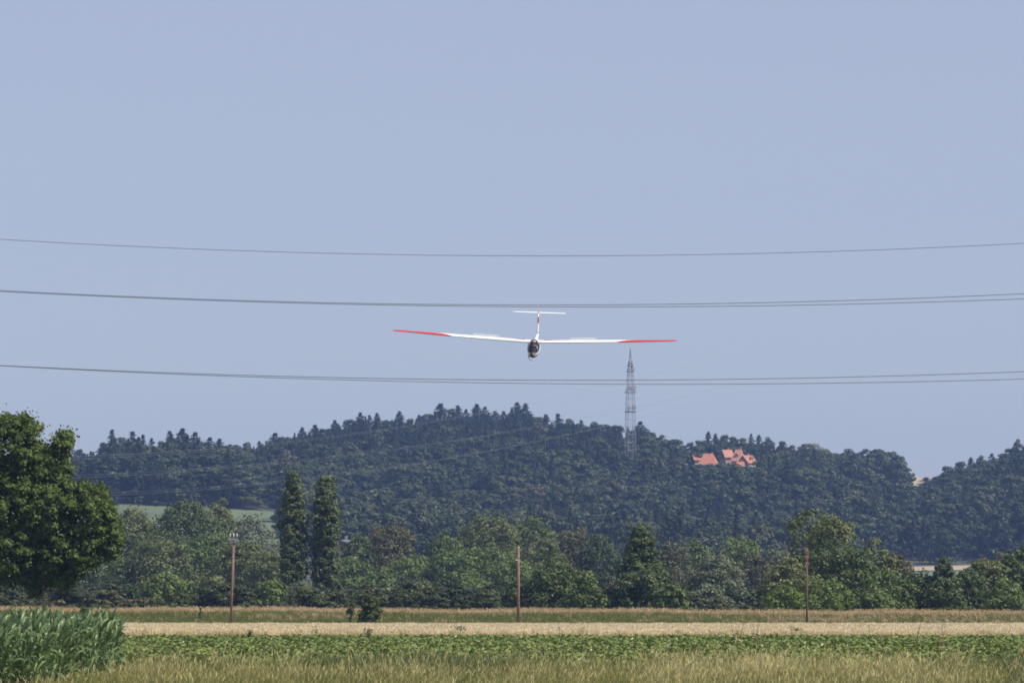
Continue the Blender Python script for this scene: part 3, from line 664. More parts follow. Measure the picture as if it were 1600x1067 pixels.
# scrubby undergrowth closing the foot of the belt
rng = np.random.default_rng(77); n = 620
ux = rng.uniform(-500, 2100, n); ud = rng.uniform(500, 640, n)
uh = np.where((ux < -60) | (ux > 1660), rng.uniform(5, 10, n), rng.uniform(2.5, 5.0, n))
scatter('undergrowth', np.stack([(ux - 800) / F * ud, ud, np.zeros(n)], 1), np.stack([np.zeros(n), np.zeros(n), rng.uniform(0, 6.28, n)], 1),
        np.stack([uh * 1.6, uh * 1.6, uh], 1), rng.integers(0, 5, n), broads, label='dark leafy undergrowth filling the foot of the tree belt', cat='undergrowth')

# ------------------------------------------------------------------ big near tree at the left
def near_tree():
    d = 285.0; s = d / F; rng = np.random.default_rng(21)
    cx = (62 - 800) * s
    root = empty('walnut_tree', (cx, d, 0))
    blobs = [(12, 700, 56, 58), (-60, 720, 80, 70), (55, 735, 45, 50), (98, 697, 22, 34), (92, 745, 26, 34), (60, 790, 75, 60), (140, 815, 50, 52), (168, 838, 30, 44), (130, 772, 30, 22),
             (-10, 800, 90, 70), (20, 865, 75, 58), (110, 860, 55, 50), (-70, 860, 80, 70), (95, 905, 32, 26), (50, 915, 20, 22), (158, 770, 16, 16), (30, 668, 40, 24)]
    C = []; Rr = []
    for bx, by, rx, ry in blobs:
        k = max(9, int(rx * ry / 26))
        u = unit(rng, k) * (rng.uniform(0.3, 1, (k, 1)) ** 0.4)
        cz = zz(by, d)
        c = np.stack([(bx - 62) * s + u[:, 0] * (rx - 9) * s, u[:, 1] * (rx * 0.9) * s * (1 if rx > 35 else .8), cz + u[:, 2] * (ry - 8) * s], 1)
        C.append(c); Rr.append(np.clip(rng.uniform(4, 12, k), 4, max(7, min(rx, ry) * .6)) * s)
    C = np.concatenate(C); Rr = np.concatenate(Rr)
    Q, v = clump_leaves(rng, C, Rr, 120, 0.15, centre=np.array([0, 0, zz(800, d)]), flat=0.7)
    nf = int(.45 * len(Q)); pf = C[rng.integers(0, len(C), nf)] + rng.normal(0, .24, (nf, 3)); Q = np.concatenate([Q, leaves(rng, pf, unit(rng, nf), .15)]); v = np.concatenate([v, rng.uniform(.1, .9, nf)])
    link(bpy.data.objects.new('crown', quad_mesh('crown', Q, M['walnut_leaf'], v)), root)
    t = MB()
    b1 = Vector(((70 - 62) * s, -0.3, -0.2)); b2 = Vector(((84 - 62) * s, 0.2, -0.2)); f1 = Vector(((68 - 62) * s, 0, zz(900, d))); f2 = Vector(((78 - 62) * s, 0.1, zz(905, d)))
    t.tube([b1, b1.lerp(f1, .5) + Vector((.05, 0, 0)), f1, Vector((-1.0, 0, zz(780, d))), Vector((-1.8, 0, zz(680, d)))], [0.15, 0.12, 0.11, 0.10, 0.03], 8)
    t.tube([b2, b2.lerp(f2, .5) + Vector((-.08, 0, 0)), f2, Vector((1.2, .3, zz(800, d))), Vector((2.0, .3, zz(700, d)))], [0.11, 0.085, 0.08, 0.07, 0.02], 8)
    for i in rng.choice(len(C), 26, replace=False):
        c = Vector(C[i]); st = Vector((0.1, 0, min(c.z * .75, zz(760, d)))) if c.z > 5 else f1
        t.tube([st, st.lerp(c, .5) + Vector((0, 0, -.25)), c], [0.09, 0.06, 0.015], 5)
    t.build('trunk', M['pale_bark'], root, smooth=True)
    tag(root, 'large dark green walnut-like tree cut by the left edge, above the maize', 'tree')
near_tree()

# ------------------------------------------------------------------ wooden poles
def pole(px, ty, d, w, mat, label, crossarm=None, lean=0.0):
    x = (px - 800) / F * d; top = zz(ty, d); root = empty('utility_pole', (x, d, 0)); s = d / F
    m = MB(); m.tube([(-lean * top, 0, -0.3), (-lean * top * .5, 0, top * .5), (0, 0, top)], [w / 2 * s * 1.15, w / 2 * s, w / 2 * s * .85], 10); m.build('shaft', M[mat], root, smooth=True)
    if crossarm == 'grey':
        z = zz(843, d)
        m = MB(); m.box((0, -0.14, z), (13.5 * s, 0.12, 0.14)); m.box((0, 0.14, z), (13.5 * s, 0.12, 0.14)); m.box((0, 0, z - 0.22), (9 * s, 0.4, 0.08)); m.build('crossarm', M['galvanised'], root)
        for k in (-1, 0, 1):
            xk = k * 5.4 * s
            m = MB(); m.tube([(xk, -.14, z), (xk, -.14, z + .2)], 0.03, 5); ins = m.build('insulator_pin', M['galvanised'], root)
            m = MB(); zi = zz(836, d)
            m.tube([(xk, -.14, z + .18), (xk, -.14, zi), (xk, -.14, zi + .05), (xk, -.14, zi + .12), (xk, -.14, zi + .15)], [0.03, 0.065, 0.04, 0.06, 0.02], 8); m.build('insulator', M['porcelain'], root, smooth=True)
            m = MB(); m.tube([(xk * .9 + .1, .1, z - .05), (xk * .9 + .1, .1, z - .22)], 0.08, 6); m.build('insulator', M['galvanised'], root)
        m = MB(); m.tube([(4.5 * s, -.2, z), (2 * s, -.22, z - .5), (1.4 * s, -.24, z - 1.2), (1.2 * s, -.24, z - 4)], 0.02, 4); m.build('cable', M['galvanised'], root)
    elif crossarm == 'rusty':
        z = zz(877, d)
        for (zy, wd) in ((883, 6.5), (873, 5.5), (864, 5)):
            m = MB(); m.box((0, -0.16, zz(zy, d)), (wd * s, 0.12, 0.14)); m.build('crossarm', M['rusty_steel'], root)
            for k in (-1, 1):
                m = MB(); q = zz(zy, d); m.tube([(k * wd * .42 * s, -.16, q), (k * wd * .42 * s, -.16, q + .12), (k * wd * .42 * s, -.16, q + .26)], [0.04, 0.07, 0.04], 7); m.build('insulator', M['rusty_steel'], root, smooth=True)
        m = MB(); m.tube([(0, -.2, z - .6), (-3 * s, -.24, z - .3)], 0.03, 4); m.build('bracket', M['galvanised'], root)
    else:
        zb = zz(875, d); m = MB(); m.tube([(0, -0.1, zb), (-3.5 * s, -.12, zb)], 0.03, 5); m.ball((-3.6 * s, -.12, zb + .03), 0.06); m.build('bracket', M['porcelain'], root)
        m = MB(); m.tube([(0, 0, top), (0, 0, top + .07)], [w / 2 * s * .9, w / 2 * s * .4], 10); m.build('cap', M['galvanised'], root)
    tag(root, label, 'utility pole', 'wooden utility poles at the foot of the bank')
pole(365.5, 840, 378, 3.5, 'pole_wood', 'reddish wooden pole with grey crossarm and white insulators, left of the twin poplars', 'grey', lean=0.03)
pole(810, 855, 378, 4.2, 'pole_wood', 'plain reddish wooden pole without crossarm in the middle of the field', None)
pole(1260, 856, 378, 3.2, 'old_pole_wood', 'dark brown pole with rusty stacked fittings at its top, in front of the bright bush', 'rusty')

# ------------------------------------------------------------------ grass bank
def bank_z(x, y):
    crest = 1.50 - 0.0045 * (x + 40) * 0.9 + 0.06 * np.sin(x * .21) + 0.04 * np.sin(x * .57 + 1)
    t = np.clip((y - 383) / 17, 0, 1); t2_ = np.clip((430 - y) / 22, 0, 1)
    return -0.02 + crest * np.minimum(t * t * (3 - 2 * t), t2_ * t2_ * (3 - 2 * t2_))
bx = np.linspace(-150, 150, 151); by = np.linspace(380, 432, 40)
XX, YY = np.meshgrid(bx, by); V = np.stack([XX, YY, bank_z(XX, YY)], -1).reshape(-1, 3)
i, j = np.meshgrid(np.arange(150), np.arange(39)); a = (j * 151 + i).ravel()
tag(link(bpy.data.objects.new('grass_bank', raw_mesh('grass_bank', V, np.stack([a, a + 1, a + 152, a + 151], -1), np.arange(len(a)) * 4, [M['ground']], smooth=True))), kind='structure')

def tuft(seed, nb, h, spread, wid, mat, lean=0.25, head=0.0, headm=0.0):
    """a tuft of bent blades; optionally seed heads"""
    rng = np.random.default_rng(seed); Q = []; v = []
    for k in range(nb):
        a = rng.uniform(0, 6.28); r = spread * math.sqrt(rng.random()); b0 = np.array([r * math.cos(a), r * math.sin(a), 0])
        hh = h * rng.uniform(0.5, 1.1); la = rng.uniform(0, 6.28); ln = hh * lean * rng.uniform(0.2, 1.6)
        dr = np.array([math.cos(la) * ln + 0.12 * hh, math.sin(la) * ln, 0]); sa = rng.uniform(0, 3.14); sd_ = np.array([math.cos(sa), math.sin(sa), 0]) * wid * rng.uniform(.6, 1.2) / 2
        p1 = b0 + dr * .35 + np.array([0, 0, hh * .55]); p2 = b0 + dr + np.array([0, 0, hh])
        vv = rng.uniform(0, 1)
        Q.append([b0 - sd_, b0 + sd_, p1 + sd_ * .85, p1 - sd_ * .85]); Q.append([p1 - sd_ * .85, p1 + sd_ * .85, p2 + sd_ * .15, p2 - sd_ * .15]); v += [vv * .8, vv * .8 + .1]
        if rng.random() < head:
            ha = p2; hb = p2 + dr * .25 + np.array([0, 0, headm]); s2 = sd_ / np.linalg.norm(sd_) * wid * 1.1
            Q.append([ha - s2 * .4, ha + s2 * .4, (ha + hb) / 2 + s2, hb]); v.append(min(1, vv * .3 + .7))
    return quad_mesh('grass_tuft', np.array(Q), M[mat], np.array(v))
def frame_pts(rng, n, d0, d1, marg=1.12):
    """random points of the trapezoid of ground in view, a bit wider"""
    u = rng.random(n); d = np.sqrt(d0 ** 2 + u * (d1 ** 2 - d0 ** 2)); x = rng.uniform(-1, 1, n) * 800 / F * d * marg
    return x, d
def smooth_noise(x, y, s, ph):
    return (np.sin(x / s + ph) * np.cos(y / s * 1.3 - ph) + 0.6 * np.sin(x / s * 2.3 - y / s * .7 + ph * 2) + 0.4 * np.cos(x / s * 4.1 + y / s * 3.3 + ph)) / 2
def lay(name, x, d, z, smin, smax, idx, protos, rng, label, cat, tilt=0.08, wide=1.0):
    n = len(x); s = rng.uniform(smin, smax, n)
    return scatter(name, np.stack([x, d, z], 1), np.stack([rng.normal(0, tilt, n), rng.normal(0, tilt, n), rng.uniform(-.7, .7, n)], 1),
                   np.stack([s * wide, s * wide, s], 1), idx, protos, label=label, cat=cat)
rng = np.random.default_rng(31)
n = 42000; x = rng.uniform(-62, 62, n); d = rng.uniform(383, 404, n)
green = [tuft(s, 14, 0.34, 0.22, 0.035, 'bank_blade') for s in (1, 2, 3)]; dry = [tuft(s, 14, 0.36, 0.22, 0.03, 'dry_blade', head=.6, headm=.10) for s in (4, 5, 6)]
pd = np.clip((d - 396.5) / 4, 0.03, 1) + 0.2 * (smooth_noise(x, d * 3, 6, 1.0) > .45) + np.where(x > 22, .16, 0)
idx = np.where(rng.random(n) < pd, rng.integers(3, 6, n), rng.integers(0, 3, n))
lay('bank_grass', x, d, bank_z(x, d), .7, 1.25, idx, green + dry, rng, 'green grass with a dry straw-coloured crest on the long low bank', 'grass')
n = 5000; x = rng.uniform(-62, 62, n); d = rng.uniform(399, 404, n)
tall = [tuft(s, 10, 0.44, 0.25, 0.028, 'dry_blade', head=.9, headm=.12) for s in (7, 8)]
lay('crest_grass', x, d, bank_z(x, d), .6, 1.3, rng.integers(0, 2, n), tall, rng, 'tall dry seeding grass along the bank crest', 'grass')

# ------------------------------------------------------------------ wheat field
def wheat_tuft(seed):
    rng = np.random.default_rng(seed); Q = []; v = []
    for k in range(30):
        b0 = np.array([rng.uniform(-.3, .3), rng.uniform(-.3, .3), 0]); h = rng.uniform(.66, .86); ln = np.array([rng.normal(.03, .05), rng.normal(0, .05), 0])
        sa = rng.uniform(0, 3.14); s = np.array([math.cos(sa), math.sin(sa), 0]); p = b0 + ln + np.array([0, 0, h]); vv = rng.random()
        Q.append([b0 - s * .016, b0 + s * .016, p + s * .012, p - s * .012]); v.append(vv * .5)
        e = p + np.array([rng.normal(.05, .03), rng.normal(0, .03), rng.uniform(.02, .09)])
        Q.append([p - s * .012, p + s * .012, (p + e) / 2 + s * .03, e]); v.append(.5 + vv * .5)
    return quad_mesh('wheat_tuft', np.array(Q), M['wheat'], np.array(v))
rng = np.random.default_rng(41); n = 46000; x, d = frame_pts(rng, n, 285, 377, 1.1)
wob = 286 + 0.8 * np.sin(x * .2); ok = d > wob; x, d = x[ok], d[ok]; n = len(x)
lay('wheat', x, d, np.zeros(n), .56, .92, rng.integers(0, 4, n), [wheat_tuft(s) for s in range(4)], rng, 'ripe pale golden wheat in a long strip across the field', 'wheat', tilt=.05)
# ------------------------------------------------------------------ sugar beet field
def beet_plant(seed, mat='beet_leaf'):
    rng = np.random.default_rng(seed); Q = []; v = []
    nl = 18
    for k in range(nl):
        a = rng.uniform(0, 6.28); el = rng.uniform(.5, 1.5); L0 = rng.uniform(.12, .30); lb = rng.uniform(.14, .24); w = rng.uniform(.04, .07)
        dr = np.array([math.cos(a) * math.cos(el), math.sin(a) * math.cos(el), math.sin(el)]); sdv = np.array([-math.sin(a), math.cos(a), rng.normal(0, .35)]); sdv /= np.linalg.norm(sdv)
        p0 = dr * L0; dd = dr + np.array([0, 0, rng.uniform(-.5, .05)]); dd /= np.linalg.norm(dd); p1 = p0 + dd * lb * .5; d2 = dd + np.array([math.cos(a) * .5, math.sin(a) * .5, -.75]); d2 /= np.linalg.norm(d2); p2 = p1 + d2 * lb * .55
        vv = rng.random()
        Q.append([p0 * 0 + sdv * .008, p0 * 0 - sdv * .008, p0 - sdv * .01, p0 + sdv * .01]); v.append(.9)
        Q.append([p0 - sdv * .02, p0 + sdv * .02, p1 + sdv * w, p1 - sdv * w]); v.append(vv)
        Q.append([p1 - sdv * w, p1 + sdv * w, p2 + sdv * w * .3, p2 - sdv * w * .3]); v.append(vv * .9)
    return quad_mesh('beet_plant', np.array(Q), M[mat], np.array(v))
rng = np.random.default_rng(51); n = 64000; x, d = frame_pts(rng, n, 150, 284, 1.15)
row = np.round(d / .45) * .45; d = row + rng.normal(0, .05, n)
lay('beet_crop', x, d, np.zeros(n), .65, 1.25, rng.integers(0, 5, n), [beet_plant(s) for s in range(5)], rng, 'leafy bright green beet crop in the field before the wheat', 'crop', tilt=.25, wide=1.1)

# ------------------------------------------------------------------ near rough grass
rng = np.random.default_rng(61); n = 34000; x, d = frame_pts(rng, n, 98, 152, 1.2)
prot = [tuft(20 + s, 32, .58, .22, .012, 'grass_blade', lean=.35, head=.22, headm=.08) for s in range(4)] + \
       [tuft(30 + s, 34, .58, .22, .015, 'lush_blade', lean=.3) for s in range(3)] + \
       [tuft(40 + s, 11, .70, .24, .009, 'straw_blade', lean=.35, head=.85, headm=.13) for s in range(3)]
PXg = x / d * F + 800
lush = smooth_noise(x, d, 2.6, .4) + .75 * np.exp(-((PXg - 660) / 130.) ** 2) * (d > 126) + .9 * np.exp(-((PXg - 1150) / 30.) ** 2) * (d > 128) + .9 * np.exp(-((PXg - 1590) / 35.) ** 2)
straw = smooth_noise(x, d, 3.4, 2.2) + .5 * (PXg > 1000) * (PXg < 1500) + 1.2 * np.exp(-((PXg - 1178) / 14.) ** 2) * (d > 118) * (d < 135)
u = rng.random(n)
idx = np.where(u < .10 + .65 * (lush > .45), rng.integers(4, 7, n), np.where(u > .93 - .22 * (straw > .4), rng.integers(7, 10, n), rng.integers(0, 4, n)))
thin = rng.random(n) < np.clip((147 - d) / 24, 0.07, 1) ** 1.4 + .5 * (lush > .8)
xt = np.concatenate([rng.normal(0, 1, 900) * 75 + 660, rng.normal(0, 1, 160) * 14 + 1150, rng.normal(0, 1, 160) * 22 + 1590, rng.uniform(200, 1600, 500)]); dt = rng.uniform(134, 152, len(xt))
lay('tall_grass_clumps', (xt - 800) / F * dt, dt, np.zeros(len(xt)), 1.0, 1.55, rng.integers(0, 4, len(xt)), prot[4:7] + prot[0:1], rng, 'taller bluish green grass clumps overlapping the crop edge in the middle foreground', 'grass', tilt=.12)
xt = np.concatenate([rng.normal(0, 1, 120) * 12 + 1182, rng.uniform(200, 1600, 420), rng.uniform(1000, 1500, 260)]); dt = np.concatenate([rng.uniform(126, 134, 120), rng.uniform(120, 152, 680)])
lay('seeding_grass', (xt - 800) / F * dt, dt, np.zeros(len(xt)), .9, 1.5, rng.integers(0, 3, len(xt)), prot[7:10], rng, 'tall pale seeding grass stems leaning over the green crop', 'grass', tilt=.2)
corner = (PXg < 195) & (d > 118 + np.interp(PXg, [-60, 60, 120, 195], [-18, -10, 2, 14]))
k = thin & ~corner
lay('rough_grass', x[k], d[k], np.zeros(k.sum()), .72, 1.25, idx[k], prot, rng, 'rough mixed green and straw-coloured meadow grass in the foreground', 'grass', tilt=.12)

# ------------------------------------------------------------------ weeds standing in front of the wheat
def weed(px, ty, d, label, kind, seed):
    rng = np.random.default_rng(seed); top = zz(ty, d); root = empty('weed_plant', ((px - 800) / F * d, d, 0))
    m = MB(); tips = []
    nst = 1 if kind == 'spike' else 3 if kind == 'umbel' else 5
    for k in range(nst):
        a = rng.uniform(-.35, .35) if nst > 1 else rng.uniform(-.08, .08); hh = top * rng.uniform(.85, 1) if k else top
        p = [Vector((0, 0, 0)), Vector((a * .25 * hh, 0, hh * .55)), Vector((a * hh * .6, rng.uniform(-.1, .1), hh))]
        m.tube(p, [.013, .010, .006], 5); tips.append(p)
    m.build('stem', M['weed_dry' if kind == 'dry' else 'weed_leaf'], root)
    Pn = []
    for p in tips:
        nl = 34 if kind != 'dry' else 11
        for k in range(nl):
            f = rng.uniform(.35, 1) if kind != 'umbel' else rng.uniform(.9, 1)
            q = p[0].lerp(p[1], f * 2) if f < .5 else p[1].lerp(p[2], f * 2 - 1)
            sp_ = .07 if kind == 'spike' else .16 if kind == 'umbel' else .10
            Pn.append([q.x + rng.normal(0, sp_), q.y + rng.normal(0, sp_), q.z + rng.normal(0, .03)])
    Pn = np.array(Pn); Q = leaves(rng, Pn, np.tile([0, -.3, .6], (len(Pn), 1)), .075)
    link(bpy.data.objects.new('foliage', quad_mesh('foliage', Q, M['weed_dry' if kind == 'dry' else 'weed_leaf'], rng.random(len(Q)))), root)
    tag(root, label, 'weed', 'weeds poking up before the wheat strip')
for a in ((392, 983, 268, 'dark leafy weed at the wheat edge just right of the crossarm pole', 'leafy', 1), (495, 977, 262, 'small dark weed before the wheat below the right poplar', 'spike', 2),
          (575, 980, 262, 'ragged weed before the wheat under the round bank bush', 'leafy', 3), (716, 978, 262, 'forked green weed before the wheat left of the bare pole', 'umbel', 4),
          (748, 984, 265, 'short dark weed before the wheat nearest the bare pole on its left', 'spike', 5), (874, 978, 262, 'small weed with a dark head before the wheat right of the bare pole', 'spike', 6),
          (908, 972, 255, 'tall thin reddish dock spike in front of the wheat', 'dry', 7), (919, 979, 258, 'shorter reddish dock spike beside the tall one', 'dry', 8),
          (1152, 962, 200, 'tall pale branching dry stem rising past the wheat', 'dry', 9), (1178, 967, 225, 'second pale dry stem, right of the tall branching one', 'dry', 10),
          (1240, 977, 255, 'flat-headed green umbel weed left of the right-hand pole foot', 'umbel', 11), (1358, 974, 250, 'slim green weed before the wheat below the twiggy tree', 'spike', 12),
          (1430, 972, 240, 'pale dry stem before the wheat below the gap', 'dry', 13), (1471, 966, 215, 'dry weed stem rightmost before the wheat', 'dry', 14)):
    weed(*a)
# bushes and plants on the bank
make_tree(580, 925, 32, 379.5, 'dark_leaf', 'round', seed=201, label='round dark bush standing alone in front of the bank', group=None, cat='bush', name='bush', leaf=.16, density=3.2, zb_frac=.02, zg=0.0)
make_tree(566, 953, 26, 381.5, 'dark_leaf', 'dome', seed=202, label='low dark scrub spreading left of the round lone bush', cat='bush', name='bush', leaf=.16, density=3, zg=0.0, nclump=14)
make_tree(549, 938, 14, 390, 'olive_leaf', 'round', seed=203, label='little leafy shrub left of the round lone bush', cat='bush', name='bush', leaf=.14, density=2.5, zg=0.6, nclump=12)
make_tree(315, 947, 7, 392, 'dark_leaf', 'round', seed=204, label='tiny dark sprig on the bank left of the crossarm pole', cat='plant', name='sprig', leaf=.12, density=2.5, zg=0.7, nclump=6)
make_tree(134, 944, 16, 390, 'dark_leaf', 'dome', seed=205, label='small olive shrub on the bank just above the maize tips', cat='bush', name='bush', leaf=.14, density=2.5, zg=0.6, nclump=10)

# ------------------------------------------------------------------ maize block
def maize_leaf_mesh(seed):
    rng = np.random.default_rng(seed); L0 = rng.uniform(.65, .9); w = rng.uniform(.085, .125); seg = 7
    el = rng.uniform(.75, 1.25); bend = rng.uniform(.8, 2.6); tw = rng.uniform(-.9, .9); p = np.array([0., 0., 0.]); V = []
    for k in range(seg + 1):
        f = k / seg; ang = el - bend * f ** 1.6; ww = w * (0.5 + 1.6 * f) * (1 - f ** 2.2) if f < 1 else .002
        ww = min(ww, w) / 2 + .002
        sd_ = np.array([-math.sin(tw * f) * math.sin(ang), math.cos(tw * f), math.sin(tw * f) * math.cos(ang)])
        nrm = np.array([-math.sin(ang), 0, math.cos(ang)])
        V += [p - sd_ * ww + nrm * ww * .35, p.copy(), p + sd_ * ww + nrm * ww * .35]
        p = p + np.array([math.cos(ang), 0, math.sin(ang)]) * L0 / seg
    Ls = []
    for k in range(seg):
        a = k * 3; Ls += [[a, a + 1, a + 4, a + 3], [a + 1, a + 2, a + 5, a + 4]]
    vv = rng.uniform(.1, .9)
    return raw_mesh('leaf', np.array(V), np.array(Ls), np.arange(len(Ls)) * 4, [M['maize_leaf']], smooth=True, attrs={'leafv': np.full(len(V), vv)})
leaf_meshes = [maize_leaf_mesh(s) for s in range(9)]
sm = MB(); sm.tube([(0, 0, -.05), (0, 0, .9), (0, 0, 1.75)], [.016, .014, .007], 6); stalk_mesh = sm.mesh('stalk', M['maize_stalk'], True)
def plant_recipe(seed):
    rng = np.random.default_rng(seed); out = []; a0 = rng.uniform(0, 3.14)
    for k in range(11):
        f = k / 10; z = .25 + 1.45 * f; a = a0 + math.pi * (k % 2) + rng.normal(0, .6)
        # the wind leans the leaves to the right
        a = math.atan2(math.sin(a), math.cos(a) + .40)
        up = .02 + .40 * f
        out.append((int(rng.integers(0, 9)), (0, 0, z), (0, -up * rng.uniform(.3, 1.0), a), rng.uniform(.75, 1.1) * (1 - .25 * abs(f - .5))))
    return out
recipes = [plant_recipe(s) for s in range(8)]
def joined_plant(rec):
    V = [np.array([v.co for v in stalk_mesh.vertices])]; loops = []; starts = []; mi = []; at = [np.zeros(len(V[0]))]; off = len(V[0])
    for p in stalk_mesh.polygons: starts.append(len(loops)); loops += list(p.vertices); mi.append(1)
    for (li, loc, rot, s) in rec:
        me = leaf_meshes[li]; co = np.array([v.co for v in me.vertices]); Mx = np.array(Matrix.LocRotScale(Vector(loc), Matrix.Rotation(rot[2], 3, 'Z') @ Matrix.Rotation(rot[1], 3, 'Y'), Vector((s, s, s))))
        V.append(co @ Mx[:3, :3].T + Mx[:3, 3]); at.append(np.full(len(co), .2 + .07 * li))
        for p in me.polygons: starts.append(len(loops)); loops += [q + off for q in p.vertices]; mi.append(0)
        off += len(co)
    return raw_mesh('maize_plant', np.concatenate(V), loops, starts, [M['maize_leaf'], M['maize_stalk']], mi, smooth=True, attrs={'leafv': np.concatenate(at)})
rng = np.random.default_rng(71)
spots = []
for d in np.arange(121, 176, .62):
    xr = (181 - 800) / F * d - 0.15 - .25 * math.sin(d * .9); xl = -800 / F * d - 1.6
    for x in np.arange(xl, xr, .24):
        xx = x + rng.normal(0, .05); dd = d + rng.normal(0, .06); px = xx / dd * F + 800
        front = 125 + np.interp(px, [-60, 60, 120, 190], [0, 3, 11, 19])
        if dd > front: spots.append((xx, dd, dd - front, (186 - px) / F * dd))
spots.sort(key=lambda t: min(t[2] * 1.0, t[3] * 2.2 + (t[1] - 125) * .02))
near_s, rest = spots[:170], spots[170:]
for (x, d, _, _) in near_s:
    root = empty('maize_plant', (x, d, 0)); s = rng.uniform(.72, .98) if rng.random() > .15 else rng.uniform(1.0, 1.12); root.scale = (s, s, s); root.rotation_euler = (rng.normal(0, .04), .06 + rng.normal(0, .05), rng.uniform(-.4, .4))
    rec = recipes[rng.integers(0, 8)]
    st = bpy.data.objects.new('stalk', stalk_mesh); link(st, root)
    for (li, loc, rot, sc) in rec:
        lo = bpy.data.objects.new('leaf', leaf_meshes[li]); lo.location = loc
        lo.rotation_euler = (Matrix.Rotation(rot[2], 3, 'Z') @ Matrix.Rotation(rot[1], 3, 'Y')).to_euler(); lo.scale = (sc, sc, sc); link(lo, root)
    tag(root, 'tall dark green maize plant at the edge of the dense maize block, bottom left', 'maize', 'maize plants at the edge of the block')
rs = np.array(rest); n = len(rs)
s = np.where(rng.random(n) < .10, rng.uniform(.98, 1.10, n), rng.uniform(.70, .95, n))
scatter('maize_crop', np.stack([rs[:, 0], rs[:, 1], np.zeros(n)], 1), np.stack([rng.normal(0, .04, n), .06 + rng.normal(0, .05, n), rng.uniform(-.4, .4, n)], 1), np.stack([s, s, s], 1),
        rng.integers(0, 8, n), [joined_plant(r_) for r_ in recipes], label='dense dark green maize crop filling the bottom left corner behind its edge plants', cat='maize')

